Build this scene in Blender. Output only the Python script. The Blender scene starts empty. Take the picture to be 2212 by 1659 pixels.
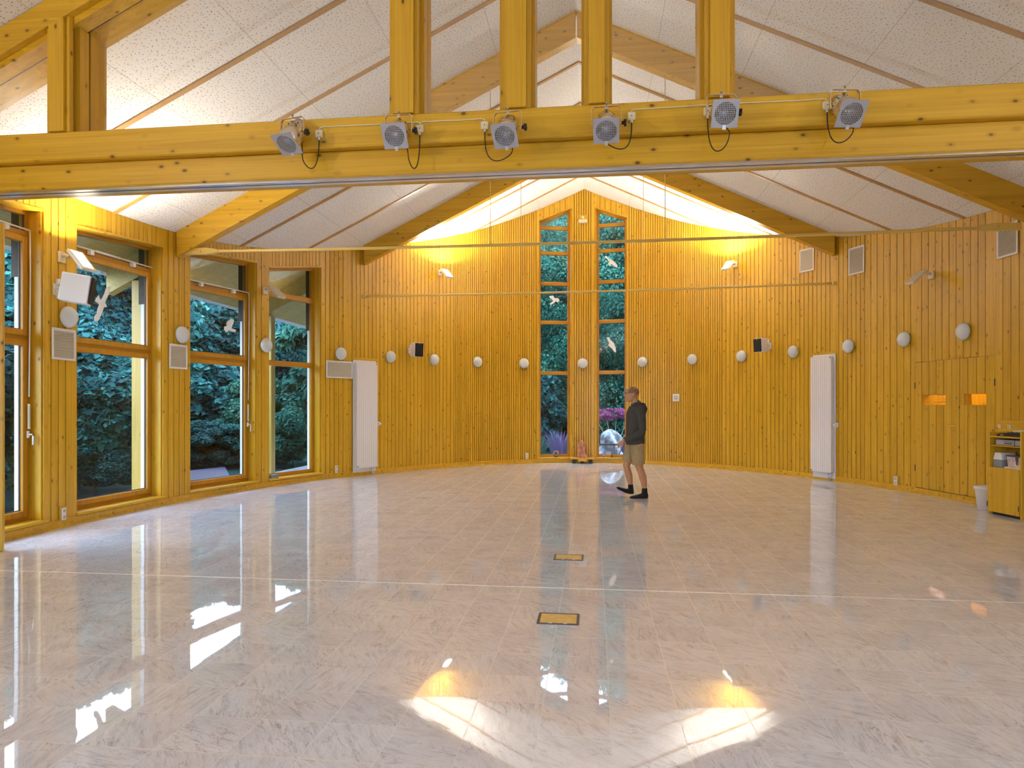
import bpy, math, random
import numpy as np
from math import sin, cos, pi, radians as R
from mathutils import Vector, Matrix

sc = bpy.context.scene
COL = sc.collection
rng = np.random.default_rng(7)
random.seed(7)

# ------------------------------------------------------------------ helpers
class MB:
    """collects shapes, builds ONE mesh object"""
    def __init__(s):
        s.v = []; s.f = []; s.m = []; s.sm = []
    def add(s, verts, faces, mi=0, smooth=False):
        b = len(s.v)
        s.v.extend([tuple(x) for x in verts])
        for f in faces:
            s.f.append(tuple(b + i for i in f)); s.m.append(mi); s.sm.append(smooth)
        return s
    def hexa(s, p, mi=0):
        return s.add(p, [(0, 3, 2, 1), (4, 5, 6, 7), (0, 1, 5, 4), (1, 2, 6, 5), (2, 3, 7, 6), (3, 0, 4, 7)], mi)
    def box(s, x0, x1, y0, y1, z0, z1, mi=0, M=None, bev=0.0):
        if bev > 0:
            return s.bbox(x0, x1, y0, y1, z0, z1, mi, M, bev)
        p = [Vector(c) for c in ((x0, y0, z0), (x1, y0, z0), (x1, y1, z0), (x0, y1, z0), (x0, y0, z1), (x1, y0, z1), (x1, y1, z1), (x0, y1, z1))]
        if M is not None: p = [M @ c for c in p]
        return s.hexa(p, mi)
    def bbox(s, x0, x1, y0, y1, z0, z1, mi=0, M=None, b=0.005):
        # box whose every edge is chamfered
        V = []; idx = {}
        X = (x0, x1); Y = (y0, y1); Z = (z0, z1)
        for i in (0, 1):
            for j in (0, 1):
                for k in (0, 1):
                    sx = b if i == 0 else -b; sy = b if j == 0 else -b; sz = b if k == 0 else -b
                    for ax in range(3):
                        c = [X[i], Y[j], Z[k]]
                        if ax != 0: c[0] += sx
                        if ax != 1: c[1] += sy
                        if ax != 2: c[2] += sz
                        idx[(i, j, k, ax)] = len(V); V.append(Vector(c))
        F = []
        for i in (0, 1):
            F.append([idx[(i, 0, 0, 0)], idx[(i, 1, 0, 0)], idx[(i, 1, 1, 0)], idx[(i, 0, 1, 0)]])
            F.append([idx[(0, i, 0, 1)], idx[(1, i, 0, 1)], idx[(1, i, 1, 1)], idx[(0, i, 1, 1)]])
            F.append([idx[(0, 0, i, 2)], idx[(1, 0, i, 2)], idx[(1, 1, i, 2)], idx[(0, 1, i, 2)]])
        for j in (0, 1):
            for k in (0, 1):
                F.append([idx[(0, j, k, 1)], idx[(1, j, k, 1)], idx[(1, j, k, 2)], idx[(0, j, k, 2)]])
                F.append([idx[(j, 0, k, 0)], idx[(j, 1, k, 0)], idx[(j, 1, k, 2)], idx[(j, 0, k, 2)]])
                F.append([idx[(j, k, 0, 0)], idx[(j, k, 1, 0)], idx[(j, k, 1, 1)], idx[(j, k, 0, 1)]])
        for i in (0, 1):
            for j in (0, 1):
                for k in (0, 1):
                    F.append([idx[(i, j, k, 0)], idx[(i, j, k, 1)], idx[(i, j, k, 2)]])
        cen = sum(V, Vector()) / len(V)
        for f in F:
            c = sum((V[i] for i in f), Vector()) / len(f)
            n = (V[f[1]] - V[f[0]]).cross(V[f[2]] - V[f[0]])
            if n.dot(c - cen) < 0: f.reverse()
        if M is not None: V = [M @ c for c in V]
        return s.add(V, F, mi)
    def prism(s, poly, y0, y1, mi=0, M=None):
        """polygon in x,z extruded along y"""
        n = len(poly)
        p = [Vector((a, y0, c)) for a, c in poly] + [Vector((a, y1, c)) for a, c in poly]
        if M is not None: p = [M @ c for c in p]
        F = [tuple(range(n)), tuple(range(2 * n - 1, n - 1, -1))]
        for i in range(n):
            j = (i + 1) % n
            F.append((i, i + n, j + n, j))
        return s.add(p, F, mi)
    def tube(s, path, r, n=8, mi=0, caps=True, M=None):
        P = [Vector(p) for p in path]
        k = len(P)
        rr = r if hasattr(r, '__len__') else [r] * k
        V = []; ref = Vector((0.123, 0.3, 1)).normalized()
        for i, p in enumerate(P):
            t = (P[min(i + 1, k - 1)] - P[max(i - 1, 0)]).normalized()
            a = t.cross(ref)
            if a.length < 1e-3: a = t.cross(Vector((1, 0, 0)))
            a.normalize(); b = t.cross(a)
            for j in range(n):
                q = 2 * pi * j / n
                V.append(p + (a * cos(q) + b * sin(q)) * rr[i])
        F = []
        for i in range(k - 1):
            for j in range(n):
                j2 = (j + 1) % n
                F.append((i * n + j, i * n + j2, (i + 1) * n + j2, (i + 1) * n + j))
        if M is not None: V = [M @ c for c in V]
        s.add(V, F, mi, True)
        if caps:
            b = len(s.v) - len(V)
            s.f.append(tuple(b + j for j in range(n - 1, -1, -1))); s.m.append(mi); s.sm.append(False)
            s.f.append(tuple(b + (k - 1) * n + j for j in range(n))); s.m.append(mi); s.sm.append(False)
        return s
    def lathe(s, prof, n=24, mi=0, M=None, smooth=True):
        """profile (r, h) turned about local z"""
        V = []; k = len(prof)
        for r, h in prof:
            for j in range(n):
                q = 2 * pi * j / n
                V.append(Vector((r * cos(q), r * sin(q), h)))
        F = []
        for i in range(k - 1):
            for j in range(n):
                j2 = (j + 1) % n
                F.append((i * n + j, i * n + j2, (i + 1) * n + j2, (i + 1) * n + j))
        F.append(tuple(range(n - 1, -1, -1))); F.append(tuple((k - 1) * n + j for j in range(n)))
        if M is not None: V = [M @ c for c in V]
        return s.add(V, F, mi, smooth)
    def loft(s, rings, mi=0, n=16):
        """rings: (centre, axis u, axis v, ru, rv) ellipses"""
        V = []; k = len(rings)
        for c, u, v, ru, rv in rings:
            c = Vector(c); u = Vector(u).normalized(); v = Vector(v).normalized()
            for j in range(n):
                q = 2 * pi * j / n
                V.append(c + u * (ru * cos(q)) + v * (rv * sin(q)))
        F = []
        for i in range(k - 1):
            for j in range(n):
                j2 = (j + 1) % n
                F.append((i * n + j, i * n + j2, (i + 1) * n + j2, (i + 1) * n + j))
        F.append(tuple(range(n - 1, -1, -1))); F.append(tuple((k - 1) * n + j for j in range(n)))
        return s.add(V, F, mi, True)
    def build(s, name, mats, parent=None, recalc=True):
        me = bpy.data.meshes.new(name)
        me.from_pydata([tuple(x) for x in s.v], [], s.f)
        if not isinstance(mats, (list, tuple)): mats = [mats]
        for m in mats: me.materials.append(m)
        me.polygons.foreach_set('material_index', s.m)
        me.polygons.foreach_set('use_smooth', s.sm)
        if recalc:
            import bmesh
            bm = bmesh.new(); bm.from_mesh(me)
            bmesh.ops.recalc_face_normals(bm, faces=bm.faces)
            bm.to_mesh(me); bm.free()
        me.update()
        o = bpy.data.objects.new(name, me); COL.objects.link(o)
        if parent: o.parent = parent
        return o

def tag(o, label=None, cat=None, group=None, kind=None):
    if label: o['label'] = label
    if cat: o['category'] = cat
    if group: o['group'] = group
    if kind: o['kind'] = kind
    return o
def thing(name, label, cat, loc=(0, 0, 0), rz=0.0, group=None):
    o = bpy.data.objects.new(name, None); COL.objects.link(o)
    o.location = loc; o.rotation_euler = (0, 0, rz); o.empty_display_size = .1
    return tag(o, label, cat, group)
def struct_root(name, loc=(0, 0, 0), rz=0.0, label=None):
    o = bpy.data.objects.new(name, None); COL.objects.link(o)
    o.location = loc; o.rotation_euler = (0, 0, rz)
    o['kind'] = 'structure'
    if label: o['label'] = label
    return o
def copy_tree(o, parent=None):
    c = o.copy(); COL.objects.link(c); c.parent = parent
    for ch in list(o.children): copy_tree(ch, c)
    return c

# ------------------------------------------------------------------ camera frame and room data
F_PX = 1480.0; ZC = 1.45; YH = 876.0
T = (1283 - 1106) / F_PX; TH = math.atan(T); CT = cos(TH); ST = sin(TH)
RX = -.245; RZ = 6.95; ML = .487; MR = .465            # ridge line and roof slopes
def roof(x): return RZ - (ML if x < RX else MR) * abs(x - RX)
def ray(px, py):
    u = (px - 1106) / F_PX; v = (YH - py) / F_PX
    return Vector((u * CT - ST, u * ST + CT, v))
def onY(px, py, Y):
    d = ray(px, py); l = Y / d.y
    return Vector((d.x * l, Y, ZC + d.z * l))
def onZ(px, py, z=0.0):
    d = ray(px, py); l = (z - ZC) / d.z
    return Vector((d.x * l, d.y * l, z))
def depth(x, y): return -x * ST + y * CT

CTRL = [(-6.05, 3.6), (-6.12, 4.6), (-6.2, 5.6), (-6.27, 6.9), (-6.31, 7.8), (-6.22, 9.55), (-5.98, 10.95), (-5.33, 12.9), (-4.98, 13.48), (-4.2, 14.72), (-3.45, 15.72),
        (-2.84, 16.36), (-2.32, 16.75), (-1.38, 17.25), (-.25, 17.50), (.83, 17.36), (1.86, 16.95), (2.4, 16.58), (3.5, 15.5), (4.6, 13.83),
        (5.08, 12.66), (5.31, 12.0), (5.54, 10.97), (5.64, 10.35), (5.75, 9.5), (5.86, 8.0), (5.9, 6.6), (5.9, 5.0), (5.9, 3.6)]
def _spline(P, n=40):
    out = []
    P = [np.array(p, float) for p in P]
    for i in range(1, len(P) - 2):
        p0, p1, p2, p3 = P[i - 1:i + 3]
        t0 = 0.; t1 = t0 + np.linalg.norm(p1 - p0) ** .5; t2 = t1 + np.linalg.norm(p2 - p1) ** .5; t3 = t2 + np.linalg.norm(p3 - p2) ** .5
        for t in np.linspace(t1, t2, n, endpoint=False):
            a1 = (t1 - t) / (t1 - t0) * p0 + (t - t0) / (t1 - t0) * p1
            a2 = (t2 - t) / (t2 - t1) * p1 + (t - t1) / (t2 - t1) * p2
            a3 = (t3 - t) / (t3 - t2) * p2 + (t - t2) / (t3 - t2) * p3
            b1 = (t2 - t) / (t2 - t0) * a1 + (t - t0) / (t2 - t0) * a2
            b2 = (t3 - t) / (t3 - t1) * a2 + (t - t1) / (t3 - t1) * a3
            out.append((t2 - t) / (t2 - t1) * b1 + (t - t1) / (t2 - t1) * b2)
    out.append(P[-2])
    return np.array(out)
CRV = _spline(CTRL)
# light smoothing of the plan curve
for _ in range(60):
    CRV[1:-1] = CRV[1:-1] * .5 + (CRV[:-2] + CRV[2:]) * .25
SL = np.r_[0, np.cumsum(np.linalg.norm(np.diff(CRV, axis=0), axis=1))]
SMAX = SL[-1]
_PX = 1106 + F_PX * (CRV[:, 0] * CT + CRV[:, 1] * ST) / (-CRV[:, 0] * ST + CRV[:, 1] * CT)
_ok = CRV[:, 1] > 5.0
def P_(s): return Vector((float(np.interp(s, SL, CRV[:, 0])), float(np.interp(s, SL, CRV[:, 1]))))
def S_(px): return float(np.interp(px, _PX[_ok], SL[_ok]))
def TAN(s):
    d = P_(min(s + .05, SMAX)) - P_(max(s - .05, 0)); return d.normalized()
def OUT(s):
    t = TAN(s); return Vector((-t.y, t.x))
def wallpt(px, py):
    s = S_(px); p = P_(s); t = TAN(s)
    return s, p, math.atan2(t.y, t.x), ZC + (YH - py) / F_PX * depth(p.x, p.y)

# ------------------------------------------------------------------ materials
def newmat(name):
    m = bpy.data.materials.new(name); m.use_nodes = True
    nt = m.node_tree
    for n in list(nt.nodes): nt.nodes.remove(n)
    out = nt.nodes.new('ShaderNodeOutputMaterial'); out.location = (600, 0)
    return m, nt, out
class N:
    def __init__(s, nt): s.nt = nt
    def __call__(s, typ, ins=None, **kw):
        n = s.nt.nodes.new(typ)
        for k, v in kw.items(): setattr(n, k, v)
        for k, v in (ins or {}).items():
            sock = n.inputs[k]
            if isinstance(v, bpy.types.NodeSocket): s.nt.links.new(v, sock)
            else: sock.default_value = v
        return n
    def math(s, op, a, b=None, c=None, clamp=False):
        ins = {0: a}
        if b is not None: ins[1] = b
        if c is not None: ins[2] = c
        n = s('ShaderNodeMath', ins, operation=op); n.use_clamp = clamp
        return n.outputs[0]
    def vm(s, op, a, b=None, sc_=None):
        ins = {0: a}
        if b is not None: ins[1] = b
        n = s('ShaderNodeVectorMath', ins, operation=op)
        if sc_ is not None:
            if isinstance(sc_, bpy.types.NodeSocket): s.nt.links.new(sc_, n.inputs['Scale'])
            else: n.inputs['Scale'].default_value = sc_
        return n.outputs['Value'] if op in ('LENGTH', 'DOT_PRODUCT', 'DISTANCE') else n.outputs['Vector']
    def mix(s, fac, a, b):
        n = s('ShaderNodeMix', data_type='RGBA')
        for sock, v in ((n.inputs[0], fac), (n.inputs[6], a), (n.inputs[7], b)):
            if isinstance(v, bpy.types.NodeSocket): s.nt.links.new(v, sock)
            else: sock.default_value = v if not isinstance(v, tuple) else (*v[:3], 1)
        return n.outputs[2]
    def ramp(s, fac, stops):
        n = s('ShaderNodeValToRGB', {0: fac}); r = n.color_ramp
        while len(r.elements) < len(stops): r.elements.new(.5)
        for e, (p, c) in zip(r.elements, stops):
            e.position = p; e.color = (c, c, c, 1) if not isinstance(c, tuple) else (*c[:3], 1)
        return n.outputs[0]
    def step(s, v, lo, hi):
        n = s('ShaderNodeMapRange', {0: v, 1: lo, 2: hi, 3: 0., 4: 1.}); n.interpolation_type = 'SMOOTHSTEP'
        return n.outputs[0]
def plain(name, col, rough=.5, metal=0., spec=.5, noise=.0, nscale=20., bump=0., trans=0., coat=0.):
    m, nt, out = newmat(name); n = N(nt)
    b = n('ShaderNodeBsdfPrincipled', {'Base Color': (*col, 1), 'Roughness': rough, 'Metallic': metal, 'Specular IOR Level': spec})
    if coat: b.inputs['Coat Weight'].default_value = coat
    tc = n('ShaderNodeTexCoord').outputs['Object']
    nz = n('ShaderNodeTexNoise', {'Vector': tc, 'Scale': nscale, 'Detail': 4.}).outputs[0]
    if noise:
        c = n.mix(n.step(nz, .3, .7), tuple(x * (1 - noise) for x in col), tuple(min(1, x * (1 + noise)) for x in col))
        nt.links.new(c, b.inputs['Base Color'])
    if bump:
        bp = n('ShaderNodeBump', {'Height': nz, 'Strength': bump, 'Distance': .01}); nt.links.new(bp.outputs[0], b.inputs['Normal'])
    nt.links.new(b.outputs[0], out.inputs[0])
    return m
WOOD_A = (.56, .31, .014); WOOD_B = (.76, .45, .034)
def wood(name, axis='z', ca=WOOD_A, cb=WOOD_B, rough=.34, knots=1.0, kscale=1.0, var=.30, spec=.4, gate=(.25, .45)):
    m, nt, out = newmat(name); n = N(nt)
    tc = n('ShaderNodeTexCoord').outputs['Object']
    rnd = n('ShaderNodeNewGeometry').outputs['Random Per Island']
    off = n.vm('SCALE', n('ShaderNodeCombineXYZ', {0: rnd, 1: n.math('MULTIPLY', rnd, 7.3), 2: n.math('MULTIPLY', rnd, 3.1)}).outputs[0], sc_=31.)
    v = n.vm('ADD', tc, off)
    def sv(al, ac):
        return {'x': (al, ac, ac), 'y': (ac, al, ac), 'z': (ac, ac, al)}[axis]
    g1 = n('ShaderNodeTexNoise', {'Vector': n.vm('MULTIPLY', v, sv(.5, 16.)), 'Scale': 1., 'Detail': 5., 'Roughness': .6, 'Distortion': .4}).outputs[0]
    g2 = n('ShaderNodeTexNoise', {'Vector': n.vm('MULTIPLY', v, sv(1.2, 90.)), 'Scale': 1., 'Detail': 2.}).outputs[0]
    fac = n.math('ADD', n.math('MULTIPLY', n.step(g1, .3, .72), .75), n.math('MULTIPLY', n.step(g2, .35, .65), .25))
    col = n.mix(fac, ca, cb)
    g3 = n('ShaderNodeTexNoise', {'Vector': n.vm('MULTIPLY', v, sv(.8, 38.)), 'Scale': 1., 'Detail': 3., 'Distortion': .3}).outputs[0]
    col = n.mix(n.math('MULTIPLY', n.step(g3, .56, .70), .32), col, tuple(x * y for x, y in zip(ca, (.80, .72, .6))))
    # board to board tone
    col = n.mix(n.math('MULTIPLY', rnd, var), col, tuple(x * y for x, y in zip(ca, (.80, .76, .7))))
    # knots
    vo = n('ShaderNodeTexVoronoi', {'Vector': n.vm('MULTIPLY', v, sv(5.2 * kscale, 9.0 * kscale)), 'Scale': 1.})
    d = vo.outputs['Distance']
    k = n.math('MULTIPLY', n.math('SUBTRACT', 1., n.step(d, .06, .13)), n.step(n('ShaderNodeSeparateColor', {0: vo.outputs['Color']}).outputs[0], *gate))
    ring = n.math('SUBTRACT', 1., n.step(d, .09, .26))
    col = n.mix(n.math('MULTIPLY', ring, .35 * knots), col, tuple(x * .55 for x in ca))
    col = n.mix(n.math('MULTIPLY', k, .85 * knots), col, (.10, .028, .006))
    bp = n('ShaderNodeBump', {'Height': g2, 'Strength': .04, 'Distance': .004})
    b = n('ShaderNodeBsdfPrincipled', {'Base Color': col, 'Roughness': rough, 'Specular IOR Level': spec, 'Normal': bp.outputs[0]})
    nt.links.new(b.outputs[0], out.inputs[0])
    return m
M = {}
M['wood_z'] = wood('pine_vertical', 'z')
M['wood_x'] = wood('pine_horizontal', 'x', kscale=.95, gate=(.05, .2))
M['wood_y'] = wood('pine_lengthwise', 'y', kscale=.8)
M['frame'] = wood('window_frame_pine', 'z', (.44, .20, .008), (.56, .27, .014), knots=.2, rough=.38)
M['frame_x'] = wood('window_frame_pine_rail', 'x', (.44, .20, .008), (.56, .27, .014), knots=.2, rough=.38)
M['batten'] = wood('ceiling_batten_pine', 'x', (.44, .25, .08), (.55, .32, .11), knots=.3, rough=.5)
M['soffit'] = wood('soffit_boards', 'y', (.46, .34, .11), (.60, .46, .17), knots=.4, rough=.6)
M['dark_wood'] = plain('dark_brown_wood', (.05, .028, .008), .6, noise=.2)
M['backing'] = plain('dark_backing', (.012, .005, .001), .9)
M['backing_slat'] = plain('slat_backing_board', (.24, .105, .008), .8)
M['white'] = plain('white_lacquer', (.83, .80, .79), .35, coat=.1)
M['white_rad'] = plain('radiator_white', (.84, .80, .78), .32)
M['white_matt'] = plain('white_matt', (.80, .78, .76), .6)
M['cream'] = plain('cream_plastic', (.72, .62, .42), .45)
M['opal'] = plain('opal_glass', (.66, .69, .68), .22, spec=.5)
M['black'] = plain('black_plastic', (.012, .012, .012), .45)
M['grille'] = plain('black_grille', (.006, .006, .006), .6, noise=.6, nscale=300.)
M['rod'] = plain('cream_painted_rod', (.80, .58, .16), .32)
M['alu'] = plain('aluminium', (.72, .73, .76), .28, metal=1.)
M['chrome'] = plain('chrome', (.82, .78, .72), .14, metal=1.)
M['plate'] = plain('grey_gel_frame', (.40, .40, .45), .45, metal=.25)
M['brass'] = plain('brass', (.70, .48, .12), .35, metal=.6, noise=.1)
M['slate'] = plain('dark_grey_frame', (.07, .065, .06), .5)
M['vent_dark'] = plain('vent_dark', (.10, .085, .06), .8)
M['ivory'] = plain('ivory_louvre', (.70, .64, .52), .5)

def glass_mat(name, tint=(1, 1, 1), f0=.045):
    m, nt, out = newmat(name); n = N(nt)
    lw = n('ShaderNodeLayerWeight', {0: .5}).outputs['Facing']
    fac = n.math('MULTIPLY_ADD', n.math('POWER', lw, 5.), .85, f0)
    tr = n('ShaderNodeBsdfTransparent', {0: (*tint, 1)}); gl = n('ShaderNodeBsdfGlossy', {'Color': (1, 1, 1, 1), 'Roughness': 0.})
    mx = n('ShaderNodeMixShader', {0: fac, 1: tr.outputs[0], 2: gl.outputs[0]})
    nt.links.new(mx.outputs[0], out.inputs[0])
    return m
M['glass'] = glass_mat('window_glass', (.95, .98, .98), .02)
M['glass_p'] = glass_mat('partition_glass', (.99, .99, .98), .06)

def emit(name, col, st):
    m, nt, out = newmat(name); n = N(nt)
    e = n('ShaderNodeEmission', {0: (*col, 1), 1: st}); nt.links.new(e.outputs[0], out.inputs[0]); return m
WARM = (1., .94, .84)
M['lamp_on'] = emit('floodlight_glass_lit', (1., .86, .62), 60.)

# perforated acoustic ceiling board
def ceiling_mat():
    m, nt, out = newmat('acoustic_ceiling'); n = N(nt)
    tc = n('ShaderNodeTexCoord').outputs['Object']
    sx = n('ShaderNodeSeparateXYZ', {0: tc})
    xs = n.math('MULTIPLY', n.math('ABSOLUTE', n.math('SUBTRACT', sx.outputs[0], RX)), 1.11)
    v2 = n('ShaderNodeCombineXYZ', {0: xs, 1: sx.outputs[1], 2: 0.}).outputs[0]
    vo = n('ShaderNodeTexVoronoi', {'Vector': v2, 'Scale': 23., 'Randomness': .9}, voronoi_dimensions='2D')
    rr = n('ShaderNodeSeparateColor', {0: vo.outputs['Color']}).outputs[0]
    rad = n.math('MULTIPLY_ADD', rr, .09, .075)
    hole = n.math('SUBTRACT', 1., n.step(n.math('SUBTRACT', vo.outputs['Distance'], rad), -.03, .05))
    vo2 = n('ShaderNodeTexVoronoi', {'Vector': v2, 'Scale': 47., 'Randomness': 1.}, voronoi_dimensions='2D')
    h2 = n.math('MULTIPLY', n.math('SUBTRACT', 1., n.step(vo2.outputs['Distance'], .05, .13)), .35)
    fr = n.math('FRACT', n.math('DIVIDE', xs, 1.115 * 1.11))
    dj = n.math('MINIMUM', fr, n.math('SUBTRACT', 1., fr))
    joint = n.math('MULTIPLY', n.math('SUBTRACT', 1., n.step(dj, .003, .007)), n.step(xs, .3, .5))
    nz = n('ShaderNodeTexNoise', {'Vector': v2, 'Scale': 1.3, 'Detail': 3.}).outputs[0]
    base = n.mix(nz, (.80, .775, .745), (.86, .84, .82))
    col = n.mix(n.math('MULTIPLY', n.math('MAXIMUM', hole, h2), .8), base, (.30, .24, .15))
    col = n.mix(n.math('MULTIPLY', joint, .45), col, (.45, .42, .38))
    b = n('ShaderNodeBsdfPrincipled', {'Base Color': col, 'Roughness': .85, 'Specular IOR Level': .1})
    nt.links.new(b.outputs[0], out.inputs[0]); return m
M['ceiling'] = ceiling_mat()

# polished marble floor
def floor_mat():
    m, nt, out = newmat('polished_marble_tiles'); n = N(nt)
    tc = n('ShaderNodeTexCoord').outputs['Object']
    s3 = n('ShaderNodeSeparateXYZ', {0: tc}); TS = .32
    u = n.math('DIVIDE', n.math('ADD', s3.outputs[0], .245), TS)
    v = n.math('DIVIDE', n.math('SUBTRACT', s3.outputs[1], 3.01), TS)
    iu = n.math('FLOOR', u); iv = n.math('FLOOR', v)
    fu = n.math('SUBTRACT', u, iu); fv = n.math('SUBTRACT', v, iv)
    e = n.math('MINIMUM', n.math('MINIMUM', fu, n.math('SUBTRACT', 1., fu)), n.math('MINIMUM', fv, n.math('SUBTRACT', 1., fv)))
    joint = n.math('SUBTRACT', 1., n.step(e, .003, .0055))
    idv = n('ShaderNodeCombineXYZ', {0: iu, 1: iv, 2: 1.5}).outputs[0]
    wn = n('ShaderNodeTexWhiteNoise', {'Vector': idv}, noise_dimensions='3D')
    rc = n('ShaderNodeSeparateColor', {0: wn.outputs['Color']})
    ang = n.math('MULTIPLY_ADD', rc.outputs[0], 1.5, .2)
    rot = n('ShaderNodeVectorRotate', {'Vector': tc, 'Angle': ang}, rotation_type='Z_AXIS').outputs[0]
    vv = n.vm('ADD', rot, n.vm('SCALE', wn.outputs['Color'], sc_=40.))
    vst = n.vm('MULTIPLY', vv, (2.2, 9., 1.))
    nA = n('ShaderNodeTexNoise', {'Vector': vst, 'Scale': 2.0, 'Detail': 4., 'Roughness': .58, 'Distortion': .7}).outputs[0]
    vein = n.math('SUBTRACT', 1., n.step(n.math('ABSOLUTE', n.math('SUBTRACT', nA, .5)), .0, .020))
    msk = n('ShaderNodeTexNoise', {'Vector': vv, 'Scale': 5., 'Detail': 2.}).outputs[0]
    vein = n.math('MULTIPLY', vein, n.step(msk, .42, .62))
    nB = n('ShaderNodeTexNoise', {'Vector': n.vm('MULTIPLY', vv, (3., 16., 1.)), 'Scale': 2.2, 'Detail': 6., 'Roughness': .7}).outputs[0]
    cl = n('ShaderNodeTexNoise', {'Vector': vv, 'Scale': 2.4, 'Detail': 4.}).outputs[0]
    col = n.mix(n.step(cl, .3, .7), (.69, .705, .785), (.80, .815, .885))
    col = n.mix(n.math('MULTIPLY', n.step(nB, .46, .72), .72), col, (.48, .475, .52))
    col = n.mix(n.math('MULTIPLY', vein, .62), col, (.25, .24, .27))
    nC = n('ShaderNodeTexNoise', {'Vector': n.vm('MULTIPLY', vv, (6., 22., 1.)), 'Scale': 2.4, 'Detail': 3., 'Roughness': .6, 'Distortion': .5}).outputs[0]
    v2 = n.math('SUBTRACT', 1., n.step(n.math('ABSOLUTE', n.math('SUBTRACT', nC, .47)), .0, .03))
    col = n.mix(n.math('MULTIPLY', v2, .30), col, (.36, .35, .39))
    col = n.mix(n.math('MULTIPLY', rc.outputs[1], .09), col, (.58, .56, .60))
    col = n.mix(n.math('MULTIPLY', joint, .42), col, (.80, .74, .64))
    # every tile lies a hair out of true, the surface ripples a little
    tilt = n.vm('SCALE', n.vm('MULTIPLY', n.vm('SUBTRACT', wn.outputs['Color'], (.5, .5, .5)), (1., 1., 0.)), sc_=.0030)
    rip = n('ShaderNodeTexNoise', {'Vector': tc, 'Scale': 9., 'Detail': 2.})
    rv = n.vm('SCALE', n.vm('MULTIPLY', n.vm('SUBTRACT', rip.outputs['Color'], (.5, .5, .5)), (1., 1., 0.)), sc_=.0007)
    nor = n.vm('NORMALIZE', n.vm('ADD', n.vm('ADD', n('ShaderNodeNewGeometry').outputs['Normal'], tilt), rv))
    b = n('ShaderNodeBsdfPrincipled', {'Base Color': col, 'Roughness': n.math('MULTIPLY_ADD', joint, .3, .02), 'Specular IOR Level': .8, 'Normal': nor})
    nt.links.new(b.outputs[0], out.inputs[0]); return m
M['floor'] = floor_mat()

def leafmat(name, c1, c2, c3):
    m, nt, out = newmat(name); n = N(nt)
    rnd = n('ShaderNodeNewGeometry').outputs['Random Per Island']
    tc = n('ShaderNodeTexCoord').outputs['Object']
    nz = n('ShaderNodeTexNoise', {'Vector': tc, 'Scale': .9, 'Detail': 3.}).outputs[0]
    f = n.math('ADD', n.math('MULTIPLY', rnd, .5), n.math('MULTIPLY', n.step(nz, .3, .7), .5))
    col = n.ramp(f, [(0., c1), (.5, c2), (1., c3)])
    d = n('ShaderNodeBsdfPrincipled', {'Base Color': col, 'Roughness': .55, 'Specular IOR Level': .12})
    t = n('ShaderNodeBsdfTranslucent', {0: col})
    mx = n('ShaderNodeMixShader', {0: .25, 1: d.outputs[0], 2: t.outputs[0]})
    nt.links.new(mx.outputs[0], out.inputs[0]); return m
M['leaf_teal'] = leafmat('leaves_blue_green', (.003, .026, .030), (.012, .085, .088), (.06, .30, .25))
M['leaf_dark'] = leafmat('leaves_dark_conifer', (.003, .020, .023), (.009, .055, .055), (.035, .17, .14))
M['leaf_green'] = leafmat('leaves_green', (.008, .05, .04), (.026, .13, .095), (.08, .28, .16))
M['leaf_pink'] = leafmat('leaves_pink_maple', (.17, .045, .12), (.30, .08, .20), (.42, .14, .26))
M['leaf_lav'] = leafmat('lavender', (.08, .13, .16), (.20, .15, .30), (.34, .20, .40))
M['leaf_grass'] = leafmat('grass_blades', (.03, .11, .09), (.07, .20, .15), (.15, .32, .22))
M['bark'] = plain('bark', (.022, .030, .030), .8, noise=.4, nscale=9.)
M['stem'] = plain('pale_stem', (.22, .26, .16), .7)
M['rock'] = plain('white_rock', (.34, .37, .42), .85, noise=.5, nscale=6., bump=1., spec=.2)
M['terrace'] = plain('terrace_paving', (.048, .040, .080), .6, noise=.12, nscale=14.)
M['soil'] = plain('garden_soil', (.012, .045, .04), .95, noise=.4, nscale=3., spec=.05)
M['post_out'] = wood('outdoor_post_pine', 'z', (.52, .33, .06), (.66, .43, .10), knots=.3)
M['roof_dark'] = plain('roof_felt', (.03, .03, .03), .9)
M['fascia'] = plain('gutter_white', (.70, .74, .78), .5)

# ------------------------------------------------------------------ floor
mb = MB(); mb.box(-6.9, 6.6, -4.6, 18.2, -.12, 0.)
tag(mb.build('floor', M['floor']), kind='structure')
Yt = 5.45
mb = MB(); mb.box(-6.15, 5.88, Yt - .006, Yt + .006, 0., .0015)
tag(mb.build('trim_1', plain('white_metal_strip', (.85, .82, .78), .3, metal=.2)), kind='structure')

# ------------------------------------------------------------------ openings along the wall
def S95(): return S_(95)
WIN = dict(
    window_1=(S_(95) - 1.42, S_(95), 3.60, 3.71),
    window_2=(S_(166), S_(352), 3.672, 3.786),
    window_3=(S_(411), S_(555), 3.862, 3.976),
    window_4=(S_(581), S_(694), 3.945, 4.19),
    window_5=(S_(1164), S_(1236), 6.14, 6.50),
    window_6=(S_(1284.5), S_(1354.5), 6.49, 6.18))
DOOR = (S_(1977), S_(2150), 2.165)
SPLIT1, SPLIT2 = S_(752), S_(1803)
openings = sorted([(a, b, za, zb, .10) for a, b, za, zb in WIN.values()] + [(DOOR[0], DOOR[1], DOOR[2], DOOR[2], -1.)])

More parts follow.
